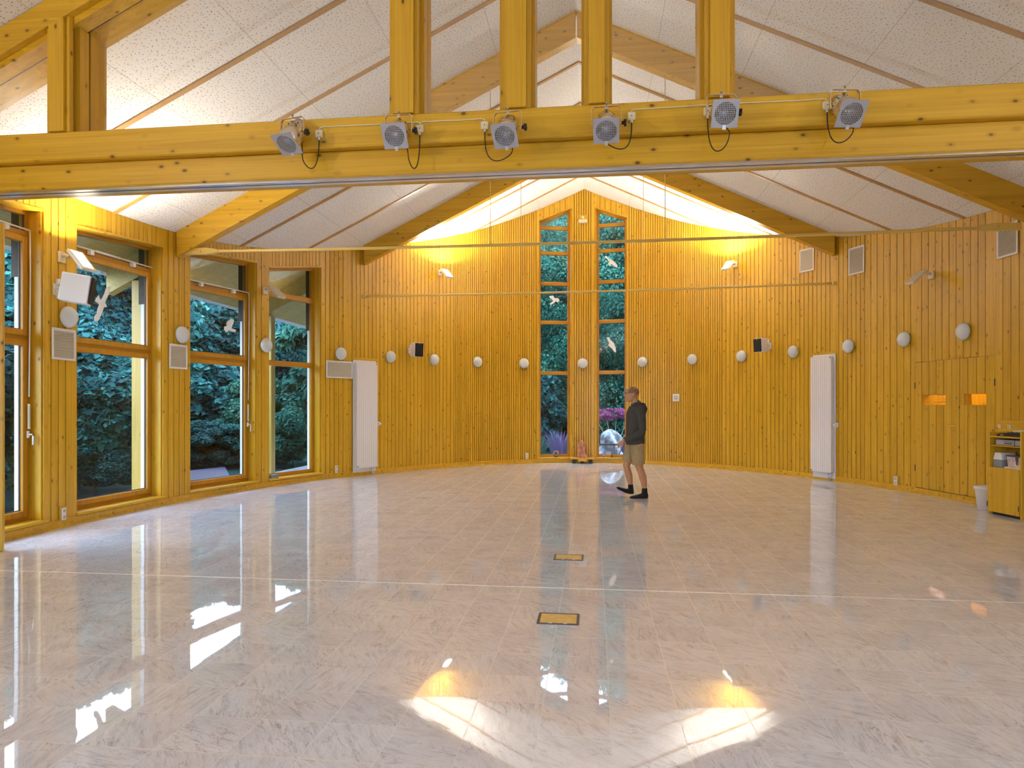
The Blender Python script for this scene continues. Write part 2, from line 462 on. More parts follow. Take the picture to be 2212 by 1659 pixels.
def board(mb, s0, s1, z0a, z0b, z1a, z1b, mi=0, th=.02, proud=0.):
    a = P_(s0); b = P_(s1); o = OUT((s0 + s1) / 2)
    A = a - o * proud; B = b - o * proud; C = b + o * th; D = a + o * th
    mb.hexa([(A.x, A.y, z0a), (B.x, B.y, z0b), (C.x, C.y, z0b), (D.x, D.y, z0a), (A.x, A.y, z1a), (B.x, B.y, z1b), (C.x, C.y, z1b), (D.x, D.y, z1a)], mi)
def backing(mb, s0, s1, z0a, z0b, za, zb, mi=None):
    n = max(1, int((s1 - s0) / .25))
    for i in range(n):
        p = s0 + (s1 - s0) * i / n; q = s0 + (s1 - s0) * (i + 1) / n
        mi_ = 2 if S_(976) < (p + q) / 2 < S_(1558) else 1
        t0 = (p - s0) / (s1 - s0); t1 = (q - s0) / (s1 - s0)
        a = P_(p); b = P_(q); o = OUT((p + q) / 2); a1 = a + OUT(p) * .021; b1 = b + OUT(q) * .021; a2 = a + OUT(p) * .20; b2 = b + OUT(q) * .20
        f = lambda x, y, t: x + (y - x) * t
        za_ = roof(a.x) + .02 if za is None else f(za, zb, t0); zb_ = roof(b.x) + .02 if za is None else f(za, zb, t1)
        mb.hexa([(a1.x, a1.y, f(z0a, z0b, t0)), (b1.x, b1.y, f(z0a, z0b, t1)), (b2.x, b2.y, f(z0a, z0b, t1)), (a2.x, a2.y, f(z0a, z0b, t0)), (a1.x, a1.y, za_), (b1.x, b1.y, zb_), (b2.x, b2.y, zb_), (a2.x, a2.y, za_)], mi_)
def pitch_at(s):
    if s < S_(300): return .118, .014
    if s < S_(700): return .116, .014
    if s < S_(976): return .106, .013
    if s < S_(1558): return .060, .016
    if s < S_(1866): return .106, .013
    return .150, .013
def fill(mb, s0, s1, z0a, z0b, top=None, pitch=None, edge=True):
    """boards between s0 and s1"""
    s = s0; g = .010
    while s < s1 - .004:
        p, g = pitch or pitch_at(s)
        e = s + p
        if s1 - e < p * .55: e = s1
        t0 = (s - s0) / (s1 - s0); t1 = (e - s0) / (s1 - s0)
        ea = e - (g if e < s1 - 1e-6 else 0.)
        a = P_(s); b = P_(ea)
        zt = (roof(a.x) - .004, roof(b.x) - .004) if top is None else (top, top)
        board(mb, s, ea, z0a + (z0b - z0a) * t0, z0a + (z0b - z0a) * t1, *zt, 0)
        s = e
def wall_piece(name, sa, sb):
    mb = MB(); s = sa
    for a, b, za, zb, z0 in openings:
        if b <= sa or a >= sb: continue
        fill(mb, s, a, .03, .03); backing(mb, s, a, 0., 0., None, None)
        wide = (.137, .009) if name == 'wall_back' else ((.086, .010) if a < S_(700) else None)
        fill(mb, a, b, za, zb, pitch=wide); backing(mb, a, b, za + .02, zb + .02, None, None)
        s = b
    fill(mb, s, sb, .03, .03); backing(mb, s, sb, 0., 0., None, None)
    return tag(mb.build(name, [M['wood_z'], M['backing'], M['backing_slat']]), kind='structure')
wall_piece('wall_left', 0.05, SPLIT1)
wall_piece('wall_back', SPLIT1, SPLIT2)
wall_piece('wall_right', SPLIT2, SMAX)

# baseboards with a small top bead
def baseboard(name, sa, sb):
    mb = MB(); n = int((sb - sa) / .14)
    ps = [sa + (sb - sa) * i / n for i in range(n + 1)]
    prof = [(.0, 0.), (-.030, 0.), (-.030, .026), (-.020, .034), (-.020, .088), (-.012, .096), (.0, .096)]
    V = []
    for s_ in ps:
        p = P_(s_); o = OUT(s_)
        for d, h in prof: V.append((p.x + o.x * d, p.y + o.y * d, h))
    k = len(prof); Fc = []
    for i in range(n):
        for j in range(k - 1):
            Fc.append((i * k + j, (i + 1) * k + j, (i + 1) * k + j + 1, i * k + j + 1))
    mb.add(V, Fc)
    return tag(mb.build(name, M['wood_x']), kind='structure')
baseboard('baseboard_left', 0.05, SPLIT1); baseboard('baseboard_back', SPLIT1, SPLIT2)
baseboard('baseboard_right', SPLIT2, SMAX)

# ------------------------------------------------------------------ ceiling, soffit, roof
def xcurve(Y, side):
    i = np.where(CRV[:, 1] > 17.0)[0]; apex = i[np.argmax(CRV[i, 1])]
    c = CRV[:apex + 1] if side < 0 else CRV[apex:][::-1]
    if Y >= c[-1, 1]: return RX
    if Y <= c[0, 1]: return float(c[0, 0])
    return float(np.interp(Y, c[:, 1], c[:, 0]))
YTOP = float(CRV[:, 1].max()); YEND = 18.9; XE = {-1: -7.35, 1: 6.9}
for side, nm in ((-1, 'left'), (1, 'right')):
    mc = MB(); msf = MB(); mrf = MB()
    ys = list(np.linspace(-4.6, 6., 5)) + list(np.linspace(6.3, YTOP - .02, 60)) + [YTOP, YEND]
    for a, b in zip(ys[:-1], ys[1:]):
        xa, xb = xcurve(a, side), xcurve(b, side)
        if abs(xa - RX) > .001 or abs(xb - RX) > .001:
            mc.add([(RX, a, RZ), (RX, b, RZ), (xb, b, roof(xb)), (xa, a, roof(xa))], [(0, 1, 2, 3)])
        xe = XE[side]
        msf.add([(xa, a, roof(xa)), (xb, b, roof(xb)), (xe, b, roof(xe)), (xe, a, roof(xe))], [(0, 1, 2, 3)])
    xe = XE[side]
    mrf.add([(RX, -4.6, RZ + .28), (RX, YEND, RZ + .28), (xe, YEND, roof(xe) + .22), (xe, -4.6, roof(xe) + .22)], [(0, 1, 2, 3)], 0)
    c = tag(mc.build('ceiling' if side < 0 else 'ceiling.001', M['ceiling'], recalc=False), kind='structure')
    c['label'] = 'white perforated ceiling slope on the %s side of the ridge' % nm
    # pine battens every third of a bay, parallel to the rafters
    mbn = MB()
    for Y in (-3.0, -1.55, -.1, 1.35, 2.8, 4.2, 7.02, 8.37, 11.02, 12.5, 15.15, 16.34):
        xl = xcurve(Y, side); m_ = ML if side < 0 else MR
        def zz(x): return roof(x)
        w = .036
        mbn.hexa([(RX, Y - w, RZ - .016), (RX, Y + w, RZ - .016), (RX, Y + w, RZ + .01), (RX, Y - w, RZ + .01),
                  (xl, Y - w, zz(xl) - .016), (xl, Y + w, zz(xl) - .016), (xl, Y + w, zz(xl) + .01), (xl, Y - w, zz(xl) + .01)])
    mbn.build('batten', M['batten'], c)
    sf = tag(msf.build('trim_%d' % (2 if side < 0 else 3), M['soffit'], recalc=False), kind='structure')
    sf['label'] = 'boarded wooden soffit under the roof overhang on the %s' % nm
    mrf.build('roof_covering', M['roof_dark'], sf)
    mf = MB()
    x1 = xe - .03 if side < 0 else xe + .03
    mf.box(min(xe, x1), max(xe, x1), -4.6, YEND, roof(xe) - .02, roof(xe) + .24)
    xg = xe - .09 if side < 0 else xe + .09
    mf.tube([(xg, -4.6, roof(xe) + .0), (xg, YEND, roof(xe) + .0)], .05, 10)
    for k in range(26):
        yk = -4. + k * .9
        mf.box(min(xe, xg) - .01, max(xe, xg), yk, yk + .03, roof(xe) - .055, roof(xe) - .02)
    mf.build('gutter', M['fascia'], sf)
mb = MB(); mb.box(RX - .011, RX + .011, -4.6, YTOP, RZ - .006, RZ + .02)
tag(mb.build('trim_4', M['white_matt']), kind='structure')

# ------------------------------------------------------------------ rafters
def rafter(name, Y, th, xa, xb, off, mat, label, cat='rafter', top=.0):
    """timber under the roof plane between x=xa and x=xb"""
    mb = MB(); b_ = .008
    pts = [(xa, roof(xa) - top), (xb, roof(xb) - top), (xb, roof(xb) - off), (xa, roof(xa) - off)]
    mb.prism(pts, Y, Y + th)
    o = mb.build(name, mat)
    return tag(o, label, cat)
RO = .375; RT = .16
for Y, lab in ((9.57, 'near'), (13.72, 'far')):
    for side in (-1, 1):
        xw = xcurve(Y + RT, side); xw -= side * .004
        sd = 'left' if side < 0 else 'right'
        what = {('near', 'left'): 'pine rafter on left slope landing between second and third side windows',
                ('near', 'right'): 'pine rafter on right slope landing above the double door, nearer of two',
                ('far', 'left'): 'pine rafter on left slope landing above the left radiator',
                ('far', 'right'): 'pine rafter on right slope landing between two upper wall vents'}[(lab, sd)]
        rafter('roof_rafter', Y, RT, RX + side * .012, xw, RO, M['wood_x'], what)
        xo = xcurve(Y, side) + side * .31; xe = XE[side] - side * .02
        if side > 0: continue
        t = rafter('rafter_tail', Y, RT, xo, xe, RO - .01, M['soffit'],
                   {('near', 'left'): 'outdoor rafter end seen through the second side window', ('far', 'left'): 'outdoor rafter end seen through the fourth side window',
                    ('near', 'right'): 'outdoor rafter end beyond the double door wall', ('far', 'right'): 'outdoor rafter end beyond the right radiator wall'}[(lab, sd)])
        if side < 0:
            xp = -6.82; mp = MB(); mp.bbox(xp - .09, xp + .09, Y - .02, Y + .16, -.1, roof(xp + .09) - RO - .08, b=.012)
            tag(mp.build('eave_post', M['post_out']), {'near': 'square pine post standing outside the second side window', 'far': 'square pine post standing outside the fourth side window'}[lab], 'post')

# ------------------------------------------------------------------ partition: tie beams, gable rafters, posts, glazing
YU, YL, YB = 5.235, 5.31, 5.56
ZLB, ZLT, ZUT = 3.29, 3.50, 3.737
XBL, XBR = -6.12, 5.86
def xbeam(y0, y1, z0, z1, ch):
    """beam along x with chamfered front arrises"""
    m = MB()
    pr = [(y1, z0), (y0 + ch, z0), (y0, z0 + ch), (y0, z1 - ch), (y0 + ch, z1), (y1, z1)]
    V = [(XBL, y, z) for y, z in pr] + [(XBR, y, z) for y, z in pr]; k = len(pr)
    Fc = [tuple(range(k)), tuple(range(2 * k - 1, k - 1, -1))] + [(i, (i + 1) % k, (i + 1) % k + k, i + k) for i in range(k)]
    return m.add(V, Fc)
lb = thing('tie_beam', 'lower pine tie beam with a metal sliding track along its underside', 'beam', (0, 0, 0))
xbeam(YL, YB, ZLB, ZLT - .002, .008).build('timber', M['wood_x'], lb)
mb = MB()
mb.box(XBL, XBR, YL + .035, YL + .085, ZLB - .010, ZLB); mb.box(XBL, XBR, YL + .105, YL + .155, ZLB - .010, ZLB)
mb.build('track_rail', M['alu'], lb)
mb = MB(); mb.box(XBL, XBR, YL + .088, YL + .102, ZLB - .004, ZLB); mb.build('track_slot', M['black'], lb)
ub = xbeam(YU, YB - .06, ZLT, ZUT, .010).build('tie_beam', M['wood_x'])
tag(ub, 'upper pine tie beam that carries the six stage spotlights', 'beam')

for side, nm in ((-1, 'left'), (1, 'right')):
    m_ = ML if side < 0 else MR
    xw = (XBL if side < 0 else XBR)
    mb = MB(); mb.prism([(RX + side * .012, RZ - .01), (xw, roof(xw) - .01), (xw, roof(xw) - .24), (RX + side * .012, RZ - .24)], YU - .01, 5.74)
    o = mb.build('roof_rafter', M['wood_x'])
    tag(o, 'pine gable rafter on the %s, running above the glazing over the tie beams' % nm, 'rafter')
    mb = MB(); mb.prism([(RX + side * .012, RZ - .242), (xw, roof(xw) - .242), (xw, roof(xw) - .30), (RX + side * .012, RZ - .30)], YU + .05, YU + .19)
    mb.build('glazing_rail', M['wood_x'], o)
    mb = MB(); mb.prism([(RX + side * .012, RZ - .242), (xw, roof(xw) - .242), (xw, roof(xw) - .28), (RX + side * .012, RZ - .28)], YU + .20, YU + .22)
    mb.build('glazing_bead', M['dark_wood'], o)

# post: front square member, glazing frame on both sides, rear member behind the glass
YG = 5.45
posts = []
def xat(px, Y): return onY(px, 876, Y).x
POSTS = [('leftmost pine post above the tie beams, close under the left gable rafter', xat(108, YU), xat(140, YU)),
         ('pine post above the tie beams standing behind the second stage spotlight', xat(850, YU), xat(894, YU)),
         ('pine post above the tie beams behind the third stage spotlight, left of the ridge', xat(1092, YU), xat(1137, YU)),
         ('pine post above the tie beams behind the fourth stage spotlight, right of the ridge', xat(1272, YU), xat(1306, YU)),
         ('pine post above the tie beams standing behind the fifth stage spotlight', xat(1533, YU), xat(1576, YU)),
         ('pine post above the tie beams near the right gable rafter', 3.85, 4.0)]
edges = [XBL + .05]
for lab, x0, x1 in POSTS:
    t = thing('partition_post', lab, 'post', ((x0 + x1) / 2, YG, ZUT + .002))
    h = (x1 - x0) / 2; xm = (x0 + x1) / 2
    ZP = ZUT + .002; top_ = lambda x: roof(xm + x) - .243 - ZP
    def pbox(mb_, xa, xb, ya, yb): mb_.prism([(xa, 0.), (xb, 0.), (xb, top_(xb)), (xa, top_(xa))], ya, yb)
    mb = MB(); pbox(mb, -h, h, YU - .018 - YG, YU + .049 - YG); mb.build('post_face', M['wood_z'], t)
    for sd in (-1, 1):
        mb = MB(); a, b_ = sorted((sd * (h + .001), sd * (h + .034)))
        pbox(mb, a, b_, YU + .01 - YG, YU + .049 - YG)
        a, b_ = sorted((sd * (h + .001), sd * (h + .058)))
        mb.prism([(a, 0.), (b_, 0.), (b_, top_(b_) - .062), (a, top_(a) - .062)], YU + .10 - YG, -.012)
        mb.build('glazing_frame', M['wood_z'], t)
    mb = MB(); mb.prism([(-h, 0.), (h, 0.), (h, top_(h) - .062), (-h, top_(-h) - .062)], YU + .0495 - YG, YU + .225 - YG); pbox(mb, -h, h, YU + .2255 - YG, .28); pbox(mb, -h - .055, h + .055, .012, .13)
    mb.build('post_core', M['wood_z'], t)
    edges += [x0 - .058, x1 + .058]
edges.append(XBR - .05)
for i in range(0, len(edges), 2):
    a, b_ = edges[i] + .001, edges[i + 1] - .001
    r = struct_root('window_%d' % (7 + i // 2), (0, 0, 0))
    xs = [a] + ([RX] if a < RX < b_ else []) + [b_]
    poly = [(a, ZUT + .004), (b_, ZUT + .004)] + [(x, max(roof(x) - .285, ZUT + .01)) for x in reversed(xs)]
    mb = MB(); mb.prism(poly, YG - .003, YG + .003); mb.build('pane', M['glass_p'], r)
    mb = MB(); mb.box(a, b_, YU + .12, YG - .006, ZUT + .001, ZUT + .018); mb.box(a, b_, YG + .006, YG + .12, ZUT - .05, ZUT + .018)
    mb.build('bottom_bead', M['wood_x'], r)

# ------------------------------------------------------------------ windows in the curved wall
def window(name, spec, rails, sash, rods=None, outer=True, handle=None):
    sa, sb, za, zb = spec
    A, B = P_(sa), P_(sb); c = (A + B) / 2; d = B - A; w = d.length
    rz = math.atan2(d.y, d.x)
    r = struct_root(name, (c.x, c.y, 0), rz)
    h = w / 2
    def ztop(x): return za + (zb - za) * (x + h) / w
    Z0 = .10; D = .24
    # reveal boards
    mb = MB()
    mb.box(-h - .001, -h + .022, .021, D, Z0, ztop(-h)); mb.box(h - .022, h + .001, .021, D, Z0, ztop(h))
    mb.build('reveal_board', M['wood_z'], r)
    mb = MB(); mb.prism([(-h, ztop(-h) - .03), (h, ztop(h) - .03), (h, ztop(h)), (-h, ztop(-h))], -.006, D)
    mb.build('head_board', M['wood_x'], r)
    mb = MB(); mb.bbox(-h - .02, h + .02, -.035, D, Z0, Z0 + .035, b=.006); mb.build('sill', M['wood_x'], r)
    # outer frame
    y0, y1 = D - .07, D + .005; fw = .05; i0 = h - .022
    mb = MB()
    mb.box(-i0, -i0 + fw, y0, y1, Z0 + .035, ztop(-i0) - .03); mb.box(i0 - fw, i0, y0, y1, Z0 + .035, ztop(i0) - .03)
    mb.build('window_frame', M['frame'], r)
    mb = MB()
    mb.box(-i0 + fw, i0 - fw, y0, y1, Z0 + .035, Z0 + .095)
    mb.prism([(-i0 + fw, ztop(-i0 + fw) - .075), (i0 - fw, ztop(i0 - fw) - .075), (i0 - fw, ztop(i0 - fw) - .03), (-i0 + fw, ztop(-i0 + fw) - .03)], y0, y1)
    for zr, hr in rails: mb.bbox(-i0 + fw, i0 - fw, y0 - .004, y1, zr - hr / 2, zr + hr / 2, b=.006)
    mb.build('frame_rail', M['frame_x'], r)
    # sashes and panes
    zs = [Z0 + .095] + [q for zr, hr in rails for q in (zr - hr / 2, zr + hr / 2)]
    x0 = i0 - fw
    bays = [(zs[2 * k], zs[2 * k + 1] if 2 * k + 1 < len(zs) else None) for k in range(len(rails) + 1)]
    for k, (p, q) in enumerate(bays):
        tl = q if q is not None else ztop(-x0) - .075; tr = q if q is not None else ztop(x0) - .075
        if sash and k < len(bays) - 1:
            sw = .058; ms = MB(); ya, yb = D - .095, D - .03
            ms.bbox(-x0 - .012, -x0 + sw, ya, yb, p - .012, q + .012, b=.006); ms.bbox(x0 - sw, x0 + .012, ya, yb, p - .012, q + .012, b=.006)
            ms.bbox(-x0 + sw, x0 - sw, ya, yb, p - .012, p + sw, b=.006); ms.bbox(-x0 + sw, x0 - sw, ya, yb, q - sw, q + .012, b=.006)
            ms.build('sash', M['frame'], r)
            xi = x0 - sw; pl, pr_, pb = q - sw, q - sw, p + sw
        else:
            xi = x0; pl, pr_, pb = tl, tr, p
        mg = MB(); mg.prism([(-xi - .004, pb - .004), (xi + .004, pb - .004), (xi + .004, pr_ + .004), (-xi - .004, pl + .004)], D - .04, D - .034)
        mg.build('pane', M['glass'], r)
        mg = MB(); q_ = .010
        mg.box(-xi, -xi + q_, D - .055, D - .041, pb, pl); mg.box(xi - q_, xi, D - .055, D - .041, pb, pr_)
        mg.box(-xi, xi, D - .055, D - .041, pb, pb + q_)
        mg.build('glazing_bead', M['slate'] if sash else M['frame'], r)
    if outer:
        zc = 2.93
        mo = MB(); mo.box(h - .030, h + .05, D + .006, D + .095, -.1, zc); mo.box(-h - .05, -h + .030, D + .006, D + .095, -.1, zc); mo.box(-h, h, D + .006, D + .2, -.1, .11)
        mo.build('outer_jamb', M['white_matt'], r)
        mo = MB(); mo.box(h - .032, h + .05, D + .006, D + .13, zc, ztop(h)); mo.box(-h - .05, -h + .032, D + .006, D + .13, zc, ztop(-h))
        mo.build('outer_cladding', M['dark_wood'], r)
    if rods:
        zr = rods; yy = D - .115
        mr_ = MB(); mr_.tube([(-h + .03, yy, zr + .05), (h - .055, yy, zr + .05)], .010, 8)
        mr_.tube([(-h + .28 * w, yy - .004, zr + .05), (-h + .55 * w, yy - .004, zr + .05)], .015, 8)
        mr_.build('opener_rod', M['white'], r)
        for q in (.22, .70):
            mk = MB(); mk.bbox(-h + q * w, -h + q * w + .06, yy - .02, yy + .04, zr - .015, zr + .04, b=.005); mk.build('opener_bracket', M['white'], r)
    if handle:
        yy = D - .115; xh = h - .075
        mr_ = MB(); mr_.tube([(h - .055, yy, rods + .05), (xh + .02, yy - .004, 2.9), (xh, yy - .004, 1.55)], .008, 8)
        mr_.build('opener_rod', M['white'], r)
        mk = MB(); mk.bbox(xh - .012, xh + .012, yy - .016, yy + .008, 1.18, 1.47, b=.004); mk.build('crank_grip', M['ivory'], r)
        mk = MB(); mk.bbox(xh - .014, xh + .014, yy - .004, yy + .02, 1.08, 1.16, b=.004)
        mk.tube([(xh, yy, 1.12), (xh, yy - .045, 1.12), (xh + .004, yy - .05, 1.10), (xh + .004, yy - .048, 1.00)], .010, 8)
        mk.build('window_handle', M['white'], r)
    return r
RL = [(2.22, .07), (3.40, .075)]
window('window_1', WIN['window_1'], RL, True, rods=3.40, handle=True)
window('window_2', WIN['window_2'], RL, True, rods=3.40)
window('window_3', WIN['window_3'], [(2.22, .07), (3.37, .075)], True, rods=3.37, handle=True)
window('window_4', WIN['window_4'], [(2.23, .09), (3.50, .09)], False)
CR = [(2.275, .085), (3.57, .085), (4.56, .085), (5.34, .085), (5.985, .085)]
window('window_5', WIN['window_5'], CR, False, outer=False)
window('window_6', WIN['window_6'], [(2.29, .085), (3.59, .085), (4.60, .085), (5.39, .085), (6.04, .085)], False, outer=False)

# ------------------------------------------------------------------ bird silhouettes stuck on the panes
def bird(win, org, scl, pts, label):
    sa, sb = WIN[win][:2]
    A, B = P_(sa), P_(sb); c = (A + B) / 2; d = (B - A).normalized(); nrm = Vector((-d.y, d.x))
    o = c + nrm * (.24 - .046)
    q = []
    for x, y in pts:
        r_ = ray(org[0] + x / scl, org[1] + y / scl)
        l = (o.x * nrm.x + o.y * nrm.y) / (r_.x * nrm.x + r_.y * nrm.y)
        p = r_ * l
        q.append(((p.x - o.x) * d.x + (p.y - o.y) * d.y, ZC + p.z))
    cx = sum(a for a, b in q) / len(q); cz = sum(b for a, b in q) / len(q)
    mb = MB(); mb.prism([(a - cx, b - cz) for a, b in q], -.0012, .0012)
    ob = mb.build('bird_decal', M['decal'])
    ob.location = (o.x + d.x * cx, o.y + d.y * cx, cz); ob.rotation_euler = (0, 0, math.atan2(d.y, d.x))
    tag(ob, label, 'decal', 'white bird silhouettes on the window panes')
M['decal'] = plain('white_window_decal', (.86, .92, .94), .6)
bird('window_2', (160, 480), 5.53, [(410, 765), (435, 770), (432, 815), (410, 870), (380, 930), (372, 965), (395, 1012), (358, 1015), (345, 1050), (320, 1120), (290, 1175), (262, 1190), (240, 1180), (245, 1150), (240, 1135), (262, 1100), (275, 1090), (280, 1040), (300, 985), (285, 965), (250, 945), (262, 910), (295, 870), (305, 900), (318, 935), (340, 900), (365, 845), (380, 790)],
     'white bird silhouette, the largest, on the second side window near the loudspeaker')
bird('window_3', (380, 520), 5.53, [(600, 1000), (612, 965), (640, 945), (655, 930), (675, 935), (690, 950), (688, 985), (675, 1010), (665, 1045), (718, 1065), (712, 1090), (685, 1090), (640, 1075), (625, 1070), (612, 1095), (590, 1085), (575, 1060), (577, 1025), (600, 1020), (612, 1010)],
     'white bird silhouette on the upper pane of the third side window')
bird('window_6', (1140, 380), 5.185, [(865, 897), (890, 900), (915, 930), (950, 945), (985, 975), (1005, 1000), (1005, 1028), (980, 1020), (950, 995), (935, 985), (925, 1005), (905, 990), (900, 975), (915, 965), (890, 935), (870, 915)],
     'white diving bird silhouette high on the right slit window, upper of two there')
bird('window_5', (1140, 380), 5.185, [(240, 1345), (285, 1340), (300, 1368), (345, 1370), (357, 1395), (335, 1418), (315, 1405), (290, 1425), (255, 1447), (245, 1432), (285, 1400), (270, 1378), (245, 1365)],
     'white bird silhouette on the left slit window')
bird('window_6', (740, 500), 2.962, [(1690, 680), (1702, 675), (1715, 695), (1735, 712), (1748, 745), (1750, 775), (1738, 770), (1722, 748), (1712, 740), (1700, 728), (1706, 715), (1698, 700)],
     'white diving bird silhouette above the walking man, lower on the right slit window')

# ------------------------------------------------------------------ fixtures on the wall
def on_wall(name, label, cat, px, py, off=.004, group=None):
    s, p, a, z = wallpt(px, py); o = OUT(s)
    return thing(name, label, cat, (p.x - o.x * off, p.y - o.y * off, z), a, group)
MY = Matrix.Rotation(R(90), 4, 'X')                         # local z -> -y (into the room)

LAMPS = [(140, 685, 'below the left loudspeaker, above the leftmost vent'), (387.5, 723, 'between second and third side windows, above a vent'),
         (571, 746, 'on the narrow pier below the unlit left floodlight'), (733.5, 764, 'above the wide vent beside the left radiator'),
         (841, 771, 'just right of the left radiator top'), (935.5, 777, 'just right of the small loudspeaker on the left half'),
         (1029.5, 782, 'midway between small left loudspeaker and left slit window'), (1130.5, 785, 'just left of the left slit window'),
         (1258.5, 785, 'between the two slit windows above the stone'), (1389, 782, 'just right of the right slit window, above the man'),
         (1497.5, 776, 'above right of the small square wall plate'), (1604, 769.5, 'just left of the right loudspeaker'),
         (1716.5, 760, 'between the right loudspeaker and the right radiator'), (1836.5, 748, 'just right of the right radiator top'),
         (1957.5, 733, 'above the left edge of the double door'), (2087, 716, 'high above the right leaf of the double door')]
lamp0 = None
for px, py, w in LAMPS:
    s, p, a, z = wallpt(px, py); o = OUT(s)
    if lamp0 is None:
        lamp0 = thing('wall_lamp', '', 'lamp', group='row of white dome wall lamps')
        mb = MB(); mb.lathe([(.085, 0.), (.085, .022), (.06, .024)], 24, M=MY); mb.build('lamp_base', M['white_matt'], lamp0)
        prof = [(.10, .020), (.124, .026), (.130, .040), (.126, .060), (.112, .084), (.090, .104), (.060, .120), (.030, .128), (.004, .130)]
        mb = MB(); mb.lathe(prof, 32, M=MY); mb.build('lamp_shade', M['opal'], lamp0)
        l = lamp0
    else:
        l = copy_tree(lamp0)
    l.location = (p.x - o.x * .004, p.y - o.y * .004, z); l.rotation_euler = (0, 0, a)
    l['label'] = 'white dome wall lamp ' + w

def vent(px0, px1, y0, y1, label, lv):
    px = (px0 + px1) / 2; s0, s1 = S_(px0), S_(px1); w = (s1 - s0) / 2
    t = on_wall('wall_vent', label, 'vent', px, (y0 + y1) / 2, .004 + w * w / 8, 'louvred wall vents')
    s, p, a, _ = wallpt(px, 876); h = (y1 - y0) / F_PX * depth(p.x, p.y) / 2
    mb = MB(); f = .028
    mb.bbox(-w, w, -.016, 0, h - f, h, b=.004); mb.bbox(-w, w, -.016, 0, -h, -h + f, b=.004)
    mb.bbox(-w, -w + f, -.016, 0, -h + f, h - f, b=.004); mb.bbox(w - f, w, -.016, 0, -h + f, h - f, b=.004)
    mb.build('vent_frame', M['white'], t)
    mb = MB(); mb.box(-w + f, w - f, -.003, 0, -h + f, h - f); mb.build('vent_backing', M['vent_dark'], t)
    mb = MB(); hh = 2 * (h - f) / lv
    for k in range(lv):
        z = -h + f + (k + .5) * hh
        mb.hexa([(-w + f, -.014, z - hh * .42), (w - f, -.014, z - hh * .42), (w - f, -.004, z + hh * .30), (-w + f, -.004, z + hh * .30),
                 (-w + f, -.014, z - hh * .42 + .004), (w - f, -.014, z - hh * .42 + .004), (w - f, -.004, z + hh * .30 + .004), (-w + f, -.004, z + hh * .30 + .004)])
    mb.build('vent_louvre', M['ivory'], t)
vent(109.5, 161, 710, 778, 'white louvred vent left of the second side window, under a dome lamp', 16)
vent(364, 402.5, 744, 797, 'white louvred vent between second and third side windows', 15)
vent(704, 760, 780, 817, 'wide white louvred vent touching the left radiator', 15)
vent(1728.5, 1759.5, 537, 587, 'white louvred vent high on the wall, left of the right rafter end', 18)
vent(1834.5, 1868.5, 533, 592, 'white louvred vent high on the wall, just right of the rafter end', 20)
vent(2156, 2201, 483, 554, 'white louvred vent high at the right, the largest of the upper three', 22)

def outlet(px, y0, y1, label):
    s, p, a, z = wallpt(px, (y0 + y1) / 2); k = depth(p.x, p.y) / F_PX
    t = on_wall('wall_outlet', label, 'socket', px, (y0 + y1) / 2, .004, 'double wall sockets near the floor')
    h = (y1 - y0) * k / 2; w = h * .5
    mb = MB(); mb.bbox(-w - .016, w + .016, -.018, 0, -h - .02, h + .02, b=.003); mb.build('mount_board', M['wood_z'], t)
    mb = MB(); mb.bbox(-w, w, -.030, -.019, -h, h, b=.004); mb.build('cover_plate', M['white'], t)
    for q in (-.5, .5):
        mb = MB(); mb.lathe([(w * .62, .0305), (w * .62, .033), (w * .5, .033), (w * .5, .031)], 20, M=Matrix.Translation((0, 0, q * h)) @ MY)
        for e in (-.22, .22): mb.lathe([(w * .09, .031), (w * .09, .0335)], 8, 1, M=Matrix.Translation((e * w, 0, q * h)) @ MY)
        mb.build('socket_insert', [M['ivory'], M['black']], t)
outlet(133, 1097, 1123, 'white double wall socket at the floor left of the second side window')
outlet(725.5, 1006, 1021, 'white double wall socket at the floor left of the left radiator')
outlet(1137.5, 979, 991.5, 'white double wall socket at the floor left of the left slit window')
outlet(1937.5, 1029, 1048, 'white double wall socket at the floor left of the double door')

# square plate with a round pattern
t = on_wall('wall_speaker_plate', 'small square white wall plate with a round grille, right of the walking man', 'wall speaker', 1461, 859)
mb = MB(); mb.bbox(-.098, .098, -.012, 0, -.10, .10, b=.003); mb.build('wooden_frame', M['wood_z'], t)
mb = MB(); mb.bbox(-.086, .086, -.026, -.013, -.088, .088, b=.005); mb.build('cover_plate', M['white'], t)
mb = MB()
for r_ in (.018, .032, .046):
    n_ = 24
    for k in range(n_):
        if k % 6 == 0: continue
        q0 = 2 * pi * k / n_; q1 = 2 * pi * (k + .8) / n_
        mb.hexa([(r_ * cos(q0), -.0275, r_ * sin(q0)), (r_ * cos(q1), -.0275, r_ * sin(q1)), ((r_ + .007) * cos(q1), -.0275, (r_ + .007) * sin(q1)), ((r_ + .007) * cos(q0), -.0275, (r_ + .007) * sin(q0)),
                 (r_ * cos(q0), -.0262, r_ * sin(q0)), (r_ * cos(q1), -.0262, r_ * sin(q1)), ((r_ + .007) * cos(q1), -.0262, (r_ + .007) * sin(q1)), ((r_ + .007) * cos(q0), -.0262, (r_ + .007) * sin(q0))])
mb.build('round_grille', M['slate'], t)

